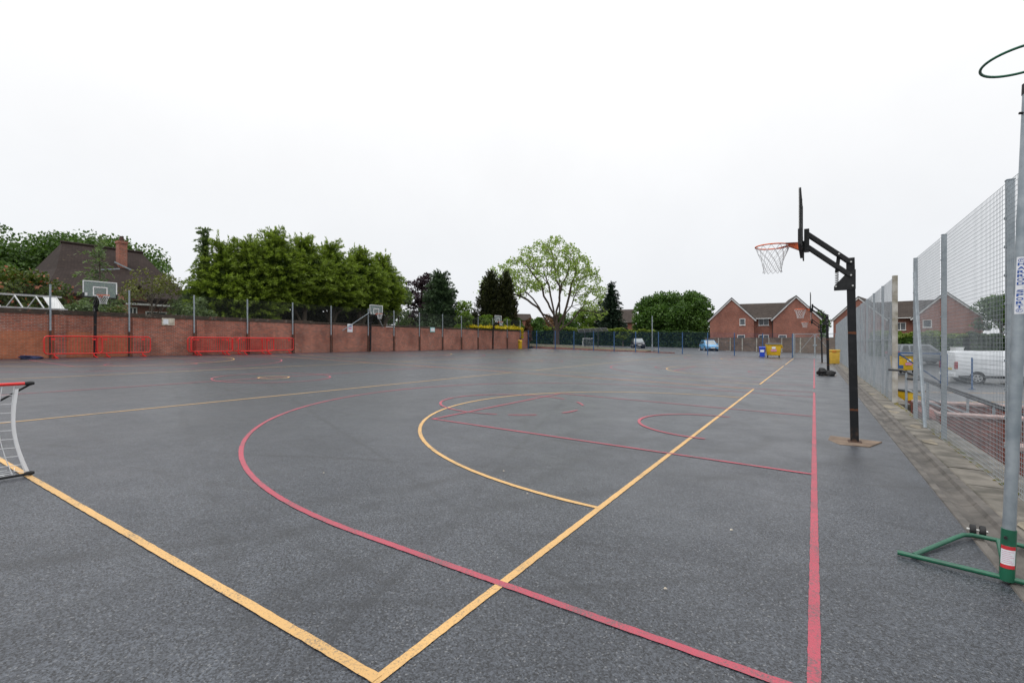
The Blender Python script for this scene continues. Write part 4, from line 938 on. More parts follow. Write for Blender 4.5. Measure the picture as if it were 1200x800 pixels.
y, Z = onX(177, -38.6)
broadleaf('sparse_shrub', 'sparse yellowish green small tree before the old house roof', 'shrub', -38.6, y, .8, hz(311, Z) - .8, 2.1, 2.1, 'lf_olive', 22, .08, .48, 40, 40, .17, .5)
for i, (px, x, pt, w, lab) in enumerate(((98, -34.2, 349, 1.2, 'low green shrub behind the wall left of the left hoop post'), (140, -34.4, 352, 1.0, 'low green shrub behind the wall right of the left hoop backboard'), (233, -34.6, 350, .9, 'pale green shrub between the low extension and the weeping cypress'))):
    y, Z = onX(px, x); broadleaf('garden_shrub', lab, 'shrub', x, y, .8, hz(pt, Z) - .8, w, w, 'lf_weep' if i != 1 else 'lf_red', 80 + i, .05, .02, 30, 130, .17, .4)
# dark understorey behind the conifers
y0_, _ = onX(232, -38.6); y1_, _ = onX(452, -38.6)
def hedge(name, label, a, b, zb, h, th, mat, seed, topmat=None, n=9000, leaf=.22, cat='hedge', bumpy=.12):
    r = np.random.default_rng(seed); a = np.array(a); b = np.array(b); d = b - a; ln = np.linalg.norm(d); d = d / ln; nn = np.array([-d[1], d[0]])
    t = thing(name, label, cat, (a[0], a[1], 0))
    face = r.uniform(0, 1, n); u = r.uniform(0, ln, n); hh = np.interp(u, [0, ln], h) if isinstance(h, (tuple, list)) else np.full(n, h); zz = np.interp(u, [0, ln], zb) if isinstance(zb, (tuple, list)) else np.full(n, zb)
    wob = 1 + bumpy * (np.sin(u * 1.3 + seed) * .5 + np.sin(u * 3.1 + seed * 2) * .35 + np.sin(u * 7.7) * .2)
    hh = hh * wob; top = face > .62
    v = np.where(top, r.uniform(.9, 1.03, n), r.uniform(0, 1, n)); w = np.where(top, r.uniform(-.5, .5, n), np.where(r.uniform(0, 1, n) < .75, -.5, .5)) * th + r.normal(0, .07, n)
    w = w * (1 + .1 * np.sin(u * 2.3 + v * 4))
    P = np.stack([d[0] * u + nn[0] * w, d[1] * u + nn[1] * w, zz + v * hh], 1)
    A, B = leaves(r, P, leaf, .65, 0); T = .3 + r.uniform(-.3, .5, n)
    tp = v > .88
    if topmat:
        cards('foliage', mat, t, P[~tp], A[~tp], B[~tp], T[~tp]); cards('new_growth', topmat, t, P[tp], A[tp], B[tp], T[tp])
    else: cards('foliage', mat, t, P, A, B, T)
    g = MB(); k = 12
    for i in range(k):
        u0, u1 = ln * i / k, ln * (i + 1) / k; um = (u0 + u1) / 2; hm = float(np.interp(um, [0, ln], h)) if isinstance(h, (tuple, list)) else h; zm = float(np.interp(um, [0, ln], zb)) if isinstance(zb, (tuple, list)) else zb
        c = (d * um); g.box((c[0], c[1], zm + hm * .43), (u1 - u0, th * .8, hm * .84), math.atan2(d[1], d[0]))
    g.build('light_block_core', 'lf_core', t)  # added solid core that blocks light coming through the leaf cards
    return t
M['lf_core'] = paint('hedge_core_shade', (0.012, 0.018, 0.008), (0.02, 0.018, 0.01), 3, 0.95)  # dark colour stands in for the shade inside a hedge
hedge('laurel_hedge', 'dark shaded hedge under the golden conifers behind the wall', (-39.2, y0_), (-39.2, y1_), .7, 4.3, 1.2, 'lf_yew', 5, n=16000, leaf=.3)
# middle distance beyond the wall
x, y = W(494, 60)
broadleaf('copper_beech', 'dark purple copper beech left of the dark pine', 'tree', x, y, .8, hz(318, 60) - .8, 2.3, 2.3, 'lf_copper', 9, .18, .12, 56, 110, .3, .62)
x, y = W(516, 54)
conifer('pine_tree', 'broad dark blue green pine standing over the teal notice', x, y, .8, hz(321, 54) - .8, lambda z: 2.75 * (1 - z) ** .55 * (.8 + .2 * min(1, z * 4)) + .35, 'lf_pine', 10, k=620, per=60, length=1.0, width=.45, leaf=.26, up=.25, droop=.12, clear=.02, inner=.6, gold=.5, leaders=4)
x, y = W(544, 52)
broadleaf('yellow_green_tree', 'small yellow green tree between the pine and the twin yews', 'tree', x, y, .8, hz(349, 52) - .8, 1.2, 1.2, 'lf_bright', 11, .08, .1, 30, 100, .2, .42)
YP = lambda w: (lambda z: w * (1 - z ** 2.2) ** .75 * (.88 + .12 * min(1, z * 4)) + .42)
x, y = W(575, 62)
conifer('columnar_yew', 'left and fuller of the two dark pointed yews by the bare sky', x, y, .8, hz(319.5, 62) - .8, YP(1.95), 'lf_yew', 14, k=1300, per=42, length=.6, width=.28, leaf=.20, up=.9, droop=-.05, clear=.0, inner=.5, gold=.45, leaders=2, group='pair of dark columnar yews')
x, y = W(593, 62)
conifer('columnar_yew', 'right and narrower of the two dark pointed yews, nearer the big maple', x, y, .8, hz(321, 62) - .8, YP(1.5), 'lf_yew', 15, k=1100, per=42, length=.6, width=.28, leaf=.20, up=.9, droop=-.05, clear=.0, inner=.5, gold=.45, leaders=2, group='pair of dark columnar yews')
for px, pt, pb, w, sd, lab in ((570.5, 368.5, 384, 9.5, 16, 'larger clipped bright green shrub left of the far hoop above the wall'), (593, 371.5, 384, 5.2, 17, 'smaller rounded bright green shrub right of the far hoop above the wall')):
    y, Z = onX(px, -33.2); h = hz(pt, Z) - .8
    broadleaf('topiary_shrub', lab, 'shrub', -33.2, y, .8, h, w * Z / F, w * Z / F * 1.1, 'lf_bright', sd, .08, .42, 40, 190, .2, .4, fill=1200)
# yellow ivy along the wall top
y0_, _ = onX(550, WX); y1_, _ = onX(612, WX)
r = np.random.default_rng(18); n = 5200; u = r.uniform(0, 1, n); t = thing('yellow_ivy', 'bright yellow leaved ivy spilling along the top of the brick wall', 'plant', (WX - .17, y0_, WT))
P = np.stack([r.normal(.02, .20, n), u * (y1_ - y0_), .10 + np.abs(r.normal(0, .14, n)) * (1 + .5 * np.sin(u * 40)) * (.5 + .5 * u)], 1)
e = u > .965; P[e, 2] = r.uniform(-1.0, .35, e.sum()); P[e, 0] = .28 + r.normal(0, .06, e.sum()); P[e, 1] += r.normal(0, .12, e.sum())
A, B = leaves(r, P, .15, .8); cards('foliage', 'lf_yellow', t, P, A, B, r.uniform(.1, 1, n))
g = MB(); g.tube([(0.05, (y1_ - y0_) * i / 12, .07 + .04 * (i % 2)) for i in range(13)], .02, 6); g.build('stem', 'bark', t)
# shrubs and trees between the wall end and the hedge
for i, (px, Z, pt, hw_, mat, name, lab) in enumerate(((605, 66, 374, 12, 'lf_horn', 'garden_shrub', 'dark green shrub below the white gabled far house'), (619.5, 63, 371.5, 4.6, 'lf_brown', 'withered_shrub', 'brown withered shrub at the far end of the brick wall'),
      (641, 96, 366, 17, 'lf_brown', 'garden_tree', 'russet tinted bushy tree seen left of the maple trunk'), (631, 90, 371, 11, 'lf_horn', 'garden_tree', 'small green bushy tree behind the withered shrub'), (660, 98, 364, 16, 'lf_horn', 'garden_tree', 'green bushy tree directly behind the maple trunk'),
      (683, 102, 357, 16, 'lf_bright', 'garden_tree', 'light green tree between the maple trunk and the brown roofed house'), (704, 104, 345, 11, 'lf_spruce', 'dark_conifer', 'dark conifer half hidden left of the spruce'), (706, 108, 372, 14, 'lf_horn', 'garden_tree', 'green tree low in front of the brown roofed house'),
      (555, 75, 368, 14, 'lf_horn', 'garden_tree', 'green garden tree left of the twin yews'), (475, 60, 362, 16, 'lf_horn', 'garden_tree', 'mid green tree low between the conifer row and copper beech'), (505, 52, 372, 22, 'lf_pine', 'garden_shrub', 'dark green shrubbery below the pine behind the netting'))):
    x, y = W(px, Z); w = hw_ * Z / F; zb = land(x, y)
    broadleaf(name, lab, 'tree' if 'shrub' not in name else 'shrub', x, y, zb, hz(pt, Z) - zb, w, w, mat, 100 + i, .15, .04, 40, 110, .34 if Z > 70 else .24, None, fill=700)
x, y = W(716, 92)
conifer('spruce_tree', 'dark pointed spruce standing in front of the brown roofed house', x, y, 1.0, hz(332, 92) - 1.0, lambda z: 3.1 * (1 - z) ** .8 + .2, 'lf_spruce', 31, k=700, per=44, length=1.2, width=.42, leaf=.32, up=.05, droop=.25, clear=.05, gold=.4, leaders=1)
x, y = W(779, 92)
broadleaf('hornbeam_tree', 'big dense rounded green tree behind the hedge, left of the brick houses', 'tree', x, y, .6, hz(341, 92) - .6, 5.6, 5.2, 'lf_horn', 32, .4, .02, 120, 240, .42, 1.45, fill=5000)
x, y = W(808, 92)
broadleaf('hornbeam_tree', 'dense rounded green tree touching the left brick house', 'tree', x, y, .5, hz(339.5, 92) - .5, 4.6, 4.6, 'lf_horn', 34, .4, .02, 100, 240, .42, 1.35, fill=4000)
x, y = W(760, 96)
broadleaf('hornbeam_tree', 'lighter leaved tree at the left side of the dense round tree', 'tree', x, y, .6, hz(356, 96) - .6, 3.0, 3.0, 'lf_bright', 35, .25, .02, 50, 150, .40, 1.0, fill=800)
# hedges behind the car park
a = W(600, 92); b = W(768, 83); c = W(838, 80)
hedge('clipped_hedge', 'long dark hedge with yellow green top behind the car park', a, b, (1.0, .75), (hz(382, 92) - 1.0, hz(388, 83) - .75), 1.6, 'lf_hedge', 51, 'lf_hedge_top', n=30000, leaf=.3, bumpy=.10)
hedge('clipped_hedge', 'dark hedge between the black car and the light blue car', b, c, (.72, .45), (hz(388.5, 83) - .7, hz(389.5, 80) - .45), 1.6, 'lf_hedge', 52, None, n=16000, leaf=.3, bumpy=.06)
x, y = W(730, 80); broadleaf('garden_shrub', 'round pale yellowish shrub on the hedge beside the spruce', 'shrub', x, y, .75, hz(379, 80) - .75, .95, .95, 'lf_hedge_top', 53, .08, .05, 24, 110, .25, .35)
# big open maple
def maple():
    x, y = W(652, 70); zb = hz(404, 70); t = thing('maple_tree', 'large open crowned maple with pale spring leaves on the verge beyond the blue fence', 'tree', (x, y, zb))
    r = np.random.default_rng(77); s = 70 / F
    rv = np.array([cs, sn, 0]); fv = np.array([-sn, cs, 0])
    attr = []
    while len(attr) < 900:
        u, v, w = r.uniform(-1, 1, 3)
        px, pz = u * 62, v * 60
        # outline in metres: widest low on the right, fan shaped
        hx = (px - 1) / 60; hzv = v
        if u * u + w * w > 1: continue
        topz = 128 * math.sqrt(max(0, 1 - (u * .97) ** 2 * .75 - w * w * .4)) ** 1.0
        lowz = 34 + 34 * (1 - min(1, abs(u) * 1.25)) + (-8 if u > .4 else 14 * abs(u))
        q = r.uniform(0, 1) ** .85
        zz = lowz + (topz - lowz) * q
        if topz < lowz + 4: continue
        cx = u * (58 if u > 0 else 92) * (1 - .34 * max(0, (zz - 75) / 60))
        attr.append(rv * cx * s + fv * w * 52 * s * (1 - .25 * max(0, (zz - 75) / 60)) + np.array([0, 0, zz * s]))
    attr = np.array(attr)
    nodes = [np.array([0, 0, -.3]), np.array([0, 0, .8]), np.array([.03, 0, 1.7]), np.array([.02, .02, 2.7]), np.array([0, 0, 3.6])]; par = [-1, 0, 1, 2, 3]
    seeds = [(-4.6, .3, 6.8), (-2.6, -1.5, 8.4), (-1.0, 1.4, 9.0), (.2, -.6, 10), (1.2, 1.0, 9.4), (2.3, -1.2, 8.6), (4.4, .4, 6.0), (-3.2, 1.8, 6.8), (3.0, 2.0, 7)]
    for sx_, sd, sz in seeds:
        e = rv * sx_ + fv * sd + np.array([0, 0, sz]); st_ = r.integers(2, 5); pi = st_; p0 = nodes[st_]
        for k in range(1, 6):
            f = k / 5; q = p0 + (e - p0) * f; q = q + np.array([0, 0, .5]) * math.sin(PI * f) * -.4 + r.normal(0, .17, 3); nodes.append(q); par.append(pi); pi = len(nodes) - 1
    alive = np.ones(len(attr), bool); step = .42
    for it in range(34):
        NA = np.array(nodes); D = np.linalg.norm(attr[alive][:, None] - NA[None], axis=2)
        if D.size == 0: break
        near = D.argmin(1); dm = D.min(1); grow = {}
        for j, (nd, dd) in enumerate(zip(near, dm)):
            if dd < 5: grow.setdefault(nd, []).append(j)
        AT = attr[alive]
        for nd, js in grow.items():
            if nd < 3: continue
            d = AT[js] - NA[nd]; d = (d / np.linalg.norm(d, axis=1, keepdims=True)).sum(0) + r.normal(0, .18, 3); d /= np.linalg.norm(d) + 1e-9
            nodes.append(NA[nd] + d * step); par.append(nd)
        NA = np.array(nodes); D = np.linalg.norm(attr[:, None] - NA[None], axis=2).min(1); alive &= D > .5
        if not alive.any(): break
    n = len(nodes); rad = np.zeros(n); kids = [[] for _ in range(n)]
    for i in range(1, n): kids[par[i]].append(i)
    for i in range(n - 1, -1, -1):
        rad[i] = .016 if not kids[i] else sum(rad[k] ** 1.95 for k in kids[i]) ** (1 / 1.95)
    rad *= .42 / rad[1]; rad = np.maximum(rad, .014); rad[0] *= 1.45
    g = MB(); seen = set()
    for i in range(n):
        for k in kids[i]:
            if k in seen: continue
            ch = [i, k]; seen.add(k)
            while kids[ch[-1]]:
                nx_ = max(kids[ch[-1]], key=lambda q: rad[q])
                if nx_ in seen: break
                ch.append(nx_); seen.add(nx_)
            rr = [float(rad[c]) for c in ch]; rr[0] = min(rr[0], rr[1] * 1.25)
            g.tube([nodes[c] for c in ch], rr, 8 if rr[0] > .1 else 5, caps=False)
    g.build('trunk', 'bark_dark', t, smooth=True)
    tips = [i for i in range(n) if not kids[i] or rad[i] < .040]
    Ps = []
    for i in tips:
        if r.uniform() < .14: continue
        m = int(r.integers(6, 17) * (1.5 if not kids[i] else .7)); Ps.append(nodes[i] + r.normal(0, .27, (m, 3)) * np.array([1, 1, .75]))
    P = np.concatenate(Ps); A, B = leaves(r, P, .27, .85, .4); cards('crown', 'lf_lime', t, P, A, B, .4 + r.uniform(-.4, .5, len(P)))
maple()
# right hand side
x, y = W(1174, 62); broadleaf('roadside_tree', 'loose green tree right of the brick house gable, seen through the mesh', 'tree', x, y, -.3, hz(338, 62) + .3, 3.0, 3.0, 'lf_horn', 91, .2, .12, 55, 90, .32, .75)
x, y = W(1215, 58); broadleaf('roadside_tree', 'green tree hidden behind the netball post at the right edge', 'tree', x, y, -.3, hz(345, 58) + .3, 3.2, 3.2, 'lf_horn', 92, .2, .1, 55, 90, .32, .8)
x, y = W(958, 100); broadleaf('roadside_tree', 'distant green tree in the gap between the two brick houses', 'tree', x, y, 0, hz(362, 100), 2.6, 2.6, 'lf_horn', 93, .2, .05, 40, 110, .36, .9, fill=500)
hedge('clipped_hedge', 'green hedge behind the parked cars seen through the right mesh fence', W(1025, 56), W(1135, 46), -.2, (hz(391, 56) + .2, hz(392, 46) + .2), 1.4, 'lf_horn', 94, 'lf_hedge_top', n=20000, leaf=.26)
hedge('clipped_hedge', 'dark hedge behind the white van at the right edge', W(1135, 46), W(1280, 42), -.3, (hz(393, 46) + .3, hz(396, 42) + .3), 1.4, 'lf_hedge', 95, None, n=16000, leaf=.26)

# ------------------------------------------------------------------ houses
def window(par, x, y, z, w, h, mull=1):
    g = MB(); f = .07
    g.box((x, y - .02, z + h - f / 2), (w, .09, f)); g.box((x, y - .02, z + f / 2), (w, .09, f))
    for q in [0] + [k / mull for k in range(1, mull)] + [1]: g.box((x + (q - .5) * (w - f), y - .02, z + h / 2), (f, .088, h - 2 * f))
    g.box((x, y - .05, z - .03), (w + .16, .14, .05)); fr = g.build('window', 'upvc', par)
    g = MB(); g.box((x, y + .012, z + h / 2), (w - .06, .03, h - .06)); g.build('pane', 'pane', fr)
def roof_slab(mb, a, b, c, d, th=.10):
    a, b, c, d = map(Vector, (a, b, c, d)); n = (b - a).cross(d - a).normalized()
    if n.z < 0: n = -n
    mb.add([a, b, c, d, a + n * th, b + n * th, c + n * th, d + n * th], [(3, 2, 1, 0), (4, 5, 6, 7), (0, 1, 5, 4), (1, 2, 6, 5), (2, 3, 7, 6), (3, 0, 4, 7)])
def semi(label, loc, rz, wl, wm, wr, wins, ea=5.0, ap=8.35, dep=8.5, rec=.9):
    t = thing('brick_house', label, 'house', loc, rz)
    w = wl + wm + wr
    g = MB()
    for x0_, ww in ((0, wl), (wl + wm, wr)):
        g.prism([(x0_, -.6), (x0_ + ww, -.6), (x0_ + ww, ea), (x0_ + ww / 2, ap), (x0_, ea)], 0, dep)
    g.box((wl + wm / 2, rec + dep / 2, ea / 2 - .3), (wm + .01, dep - 1, ea + .6)); g.build('wall', 'brick_house', t)
    rg_, tr, dk = MB(), MB(), MB(); ov, oe = .12, .30
    for x0_, ww in ((0, wl), (wl + wm, wr)):
        m = x0_ + ww / 2; sl_ = (ap - ea) / (ww / 2)
        for s in (-1, 1):
            ex = m + s * (ww / 2 + oe); ez = ea - sl_ * oe
            roof_slab(rg_, (m, -ov, ap + .02), (m, dep + ov, ap + .02), (ex, dep + ov, ez + .02), (ex, -ov, ez + .02))
            tr = MB(); tr.beam((m, -ov - .03, ap - .12), (ex, -ov - .03, ez - .12), .05, .20); tr.build('bargeboard', 'barge', t); dk = MB(); dk.beam((m, -ov - .04, ap + .085), (ex, -ov - .04, ez + .085), .12, .10); dk.build('verge_cap', 'barge_dark', t)
    rz_ = ap - .75; my = rec + (dep - 1) / 2
    roof_slab(rg_, (wl / 2, my, rz_), (wl + wm + wr / 2, my, rz_), (wl + wm + wr / 2, rec - .3, ea - .05), (wl / 2, rec - .3, ea - .05))
    roof_slab(rg_, (wl / 2, my, rz_), (wl + wm + wr / 2, my, rz_), (wl + wm + wr / 2, dep, ea), (wl / 2, dep, ea))
    rg_.build('roof', 'roof', t)
    g = MB(); g.beam((wl + .02, rec - .36, ea - .06), (wl + wm - .02, rec - .36, ea - .06), .1, .1); g.build('gutter', 'upvc', t)
    g = MB(); g.tube([(wl + wm - .05, rec - .1, ea - .1), (wl + wm - .05, rec - .08, 0)], .04, 8); g.build('downpipe', 'dark_plastic', t)
    for (x_, z_, ww, hh_, rc_, mu) in wins: window(t, x_, rec + .48 if rc_ else 0, z_, ww, hh_, mu)
    return t
RA = R(9.0); hx, hy = W(832, 79); zg = .25
def along(px, ox, oy, rz):                        # distance along a facade at which the sight line px meets it
    t_ = (px - 600) / F; dx_, dy_ = t_ * cs - sn, t_ * sn + cs; ux_, uy_ = math.cos(rz), math.sin(rz)
    q = (ox * dy_ - oy * dx_) / (uy_ * dx_ - ux_ * dy_); return q, (ox + ux_ * q) * -sn + (oy + uy_ * q) * cs
UA = lambda px: along(px, hx, hy, RA)[0]
VA = lambda px, py: hz(py, along(px, hx, hy, RA)[1]) - zg
semi('twin gabled red brick house directly behind the far gate and dumpster', (hx, hy, zg), RA, UA(883.5), UA(906) - UA(883.5), UA(960.5) - UA(906),
     [(UA(870), VA(870, 381), .82, 1.08, 0, 1), (UA(868.5), VA(868, 399.5), 1.1, 1.0, 0, 1), (UA(895.5), VA(895, 381), 1.45, 1.12, 1, 2), (UA(895.5), VA(895, 399.5), 1.45, 1.0, 1, 2), (UA(917), VA(917, 399.5), 1.1, .95, 0, 1)], ea=VA(884, 372.8), ap=VA(895, 348.2), rec=.45)
ax_, ay_ = W(976.5, 76); bx_, by_ = W(1150, 64); rzB = math.atan2(by_ - ay_, bx_ - ax_); LB = math.hypot(bx_ - ax_, by_ - ay_)
semi('twin gabled red brick house seen through the right mesh fence above the parked cars', (ax_, ay_, .1), rzB, 6.6, LB - 13.6, 7.0,
     [(1.6, 0.3, 1.0, 1.1, 0, 1), (3.6, 3.3, .82, 1.05, 0, 1), (6.6 + (LB - 13.6) * .5, 3.25, 1.25, 1.15, 1, 2), (LB - 5.5, 3.55, .95, 1.08, 0, 1)], ea=5.1, ap=8.45)
# distant house behind the spruce
def cottage(name, label, loc, rz, w, d, ea, ap, wins, wall='brick_house', roof='roof', hip=False):
    t = thing(name, label, 'house', loc, rz)
    g = MB(); g.prism([(0, -.8), (d, -.8), (d, ea), (d / 2, ap), (0, ea)], 0, w, 'x'); g.build('wall', wall, t)
    g = MB()
    for s in (0, 1):
        ey = -.3 if s == 0 else d + .3; ez = ea - .3 * (ap - ea) / (d / 2)
        roof_slab(g, (-.15, d / 2, ap + .02), (w + .15, d / 2, ap + .02), (w + .15, ey, ez + .02), (-.15, ey, ez + .02))
    g.build('roof', roof, t)
    for x_ in (-.17, w + .17):
        for s in (-1, 1):
            g = MB(); g.beam((x_, d / 2, ap - .06), (x_, d / 2 + s * (d / 2 + .3), ea - .3 * (ap - ea) / (d / 2) - .06), .04, .16); g.build('bargeboard', 'barge', t)
    for (x_, z_, ww, hh_, mu) in wins: window(t, x_, 0, z_, ww, hh_, mu)
    return t
x, y = W(690, 108)
cottage('brick_house', 'brown roofed brick house half hidden by the dark spruce', (x, y, 1.0), YAW - R(18), 9.6, 8.5, hz(378, 108) - 1, hz(362.5, 108) - 1, [(1.75, hz(383.5, 108) - 1, 1.15, 1.25, 2), (8.0, hz(383.5, 108) - 1, 1.0, 1.2, 1)])
x, y = W(606, 126)
ct_ = cottage('brick_house', 'small distant house with white gable edge right of the yews', (x, y, 1.2), YAW + R(12), 4.0, 4.4, hz(374.5, 126) - 1.2, hz(367.5, 126) - 1.2, [])
g = MB(); g.box((-.1, 1.4, hz(367, 126) - 1.2), (.7, .7, 2.6)); g.build('chimney', 'brick_house', ct_)
# old tiled house behind the wall
oh = thing('old_house', 'old brick house with big dark hipped tile roof and tall brick chimney', 'house', (-59, 11.0, .8))
ZE, ZR = 4.75, 9.1
g = MB(); g.box((6.0, 4.8, ZE / 2 - .1), (11.2, 8.8, ZE + .2)); g.build('wall', 'brick_old', oh)
g = MB(); A1, A2 = Vector((5.7, 2.5, ZR)), Vector((5.7, 8.1, ZR)); e0, e1, e2, e3 = (Vector(q) for q in ((-.4, .0, ZE - .05), (12.4, -.1, ZE - .35), (12.4, 9.9, ZE - .35), (-.4, 9.9, ZE - .05)))
th = Vector((0, 0, -.22)); sag1 = e1.lerp(A1, .5) + Vector((0.0, .15, -.22)); sag2 = e2.lerp(A2, .5) + Vector((0, -.15, -.22)); s0 = e0.lerp(A1, .5) + Vector((0, .1, -.18)); s3 = e3.lerp(A2, .5) + Vector((0, 0, -.18))
vs = [A1, A2, e0, e1, e2, e3, sag1, sag2, s0, s3]; g.add(vs + [v + th for v in vs], [(0, 1, 7, 6), (6, 7, 4, 3), (0, 6, 8), (8, 6, 3, 2), (1, 9, 7), (7, 9, 5, 4), (0, 8, 9, 1), (8, 2, 5, 9), (12, 13, 3, 2), (13, 14, 4, 3), (14, 15, 5, 4), (15, 12, 2, 5), (15, 14, 13, 12)])
rf = g.build('roof', 'roof_old', oh)
g = MB(); g.tube([A1 + Vector((0, -.1, .03)), A2 + Vector((0, .1, .03))], .13, 8); g.build('ridge_tiles', 'roof_old', rf)
g = MB(); g.box((7.9, 5.85, 8.25), (.62, .62, 2.6)); g.box((7.9, 5.85, 9.42), (.72, .72, .2)); ch = g.build('chimney', 'brick_old', oh)
g = MB(); g.lathe([(.17, 0), (.19, .08), (.15, .42), (.18, .46)], (7.9, 5.85, 9.5), 12); g.build('chimney_pot', 'orange_pot', ch) if 'orange_pot' in M else g.build('chimney_pot', 'rust', ch)
g = MB(); g.beam((8.36, 5.2, 7.6), (8.36, 6.5, 7.02), .05, .12); g.beam((8.8, 4.0, 6.75), (8.9, 5.4, 7.0), .05, .10); g.build('lead_flashing', 'galv', rf)
g = MB(); g.box((12.15, 4.9, ZE - .42), (.12, 9.8, .16)); g.build('gutter', 'dark_plastic', oh)
window(oh, 0, 0, 0, .1, .1) if False else None
def side_window(par, x, y, z, w, h, mull):
    g = MB(); f = .07
    g.box((x, y, z + h - f / 2), (.09, w, f)); g.box((x, y, z + f / 2), (.09, w, f))
    for q in [k / mull for k in range(mull + 1)]: g.box((x, y + (q - .5) * (w - f), z + h / 2), (.088, f, h - 2 * f))
    fr = g.build('window', 'upvc', par); g = MB(); g.box((x - .03, y, z + h / 2), (.03, w - .06, h - .06)); g.build('pane', 'pane', fr)
side_window(oh, 11.65, 6.9, 3.2, 1.5, 1.15, 2)
# low flat roofed extension
ex_ = thing('flat_roofed_extension', 'low brick extension with white windows and pale fascia behind the wall', 'building', (-41.5, 0, .8))
ya = onX(150, -41.5)[0]; yb = onX(228, -41.5)[0]
g = MB(); g.box((-2.5, (ya + yb) / 2, 1.75), (5, yb - ya, 3.5)); g.build('wall', 'brick_old', ex_)
g = MB(); g.box((-2.5, (ya + yb) / 2, 3.62), (5.5, yb - ya + .4, .16)); g.build('roof', 'roof_old', ex_)
g = MB(); g.box((.27, (ya + yb) / 2, 3.47), (.05, yb - ya + .4, .14)); g.build('fascia', 'upvc', ex_)
for p0, p1, a0, a1 in ((151, 161, 2.2, 3.25), (206, 214, 2.2, 3.2), (216, 225, 2.2, 3.2)):
    q0, q1 = onX(p0, -41.4)[0], onX(p1, -41.4)[0]; side_window(ex_, .03, (q0 + q1) / 2, a0, q1 - q0, a1 - a0, 2)
q0, q1 = onX(171, -41.4)[0], onX(196, -41.4)[0]; side_window(ex_, .03, (q0 + q1) / 2, 2.55, q1 - q0, .45, 1)
q = onX(159, -41.4)[0]
g = MB(); g.prism([(q - .7, 3.7), (q + .7, 3.7), (q + .7, 4.15), (q, 4.75), (q - .7, 4.15)], -.9, .1, 'x'); g.build('dormer', 'brick_old', ex_)
g = MB(); g.beam((.2, q - .8, 4.1), (.2, q, 4.82), .9, .06, up=(0, 0, 1)); g.beam((.2, q + .8, 4.1), (.2, q, 4.82), .9, .06); g.build('dormer_roof', 'roof_old', ex_)
# greenhouse frame
gh = thing('greenhouse', 'white framed greenhouse roof showing above the wall at the left edge', 'greenhouse', (-33.1, 0, .8))
ye = onX(77, -33.4)[0]; y_s = -1.0; ez, rz_, dx_ = 1.9, 3.12, .95
g = MB(); g.box((-dx_, (ye + y_s) / 2, rz_), (.08, ye - y_s, .09)); g.build('ridge_beam', 'silver', gh)
g = MB(); g.box((0, (ye + y_s) / 2, 2.42), (.06, ye - y_s, .08)); g.box((-2 * dx_, (ye + y_s) / 2, 2.42), (.06, ye - y_s, .08)); g.build('purlin', 'silver', gh)
k = 0; yy = ye
while yy > y_s:
    g = MB(); g.beam((-dx_, yy - .24, rz_), (.2, yy, ez + .2), .04, .05); g.build('glazing_bar', 'white_panel', gh)
    g = MB(); g.beam((-dx_, yy - .2, rz_ - .04), (-2 * dx_, yy - .5, ez + .3), .035, .05); g.build('glazing_bar', 'silver', gh)
    yy -= .78
g = MB()
def gpan(y0_, y1_, v0, v1):
    P_ = lambda y, v: (-dx_ + (dx_ + .17) * v, y - .24 * (1 - v), rz_ - .02 + (ez + .2 - rz_) * v)
    roof_slab(g, P_(y0_, v0), P_(y1_, v0), P_(y1_, v1), P_(y0_, v1), .02)
for q in ((ye - .52, ye - .02, .03, .80), (ye - 3.9, ye - 2.36, .05, .45), (ye - 3.9, ye - 2.36, .66, .98)):
    g = MB(); gpan(*q); g.build('roof_panel', 'white_panel', gh)
g = MB(); g.box((-dx_, ye, 1.1), (2 * dx_, .06, 2.4)); g.box((-dx_, y_s, 1.1), (2 * dx_, .06, 2.4)); g.box((.02, (ye + y_s) / 2, 1.0), (.05, ye - y_s, 2.0)); g.box((-2 * dx_ - .02, (ye + y_s) / 2, 1.0), (.05, ye - y_s, 2.0)); g.build('side_wall', 'white_panel', gh)

# garden wall behind the far car park
p0, p1 = W(826, 68), W(985, 60); d = math.hypot(p1[0] - p0[0], p1[1] - p0[1]); rzw = math.atan2(p1[1] - p0[1], p1[0] - p0[0])
gw = thing('garden_wall', 'grey brown panelled garden wall in front of the twin gabled brick house', 'wall', (p0[0], p0[1], 0), rzw)
g = MB(); g.box((d / 2, 0, .95), (d, .18, 2.3)); g.build('wall', 'panel_wall', gw)
g = MB(); g.box((d / 2, 0, 2.12), (d, .24, .07)); g.build('coping', 'concrete', gw)
for px in (844, 859, 874, 891.5, 906, 921, 942, 958, 972):
    q = (px - 826) / 159 * d; g = MB(); g.box((q, -.10, 1.0), (.12, .06, 2.25)); g.build('post', 'white_post', gw)
# cycle shelter and goal frame beyond the fence
x, y = W(694, 61.5); zb = land(x, y)
cyc = thing('cycle_shelter', 'dark cycle shelter with curved slatted roof just beyond the blue fence', 'shelter', (x, y, zb), YAW)
hs = hz(386, 61.5) - zb
for s, dep_ in ((-.85, 0), (.85, 0)):
    g = MB(); g.box((s, .5, hs / 2), (.10, .10, hs)); g.build('post', 'dark_plastic', cyc)
rb = MB()
for i in range(9):
    v = i / 8; rb.tube([(-1.85 + .12 * 0, -1.0 + 2.2 * v, hs - .42 + .45 * math.sin(v * 1.9) ), (1.85, -1.0 + 2.2 * v, hs - .20 + .45 * math.sin(v * 1.9))], .035, 6)
for s in range(6):
    xx = -1.85 + s * .74; rb.tube([(xx, -1.0 + 2.2 * v / 6, hs - .42 + .22 * (s / 5) + .45 * math.sin(v / 6 * 1.9)) for v in range(7)], .04, 6)
rb.build('roof_frame', 'dark_plastic', cyc)
x, y = W(689.5, 80); zb = land(x, y) - .02
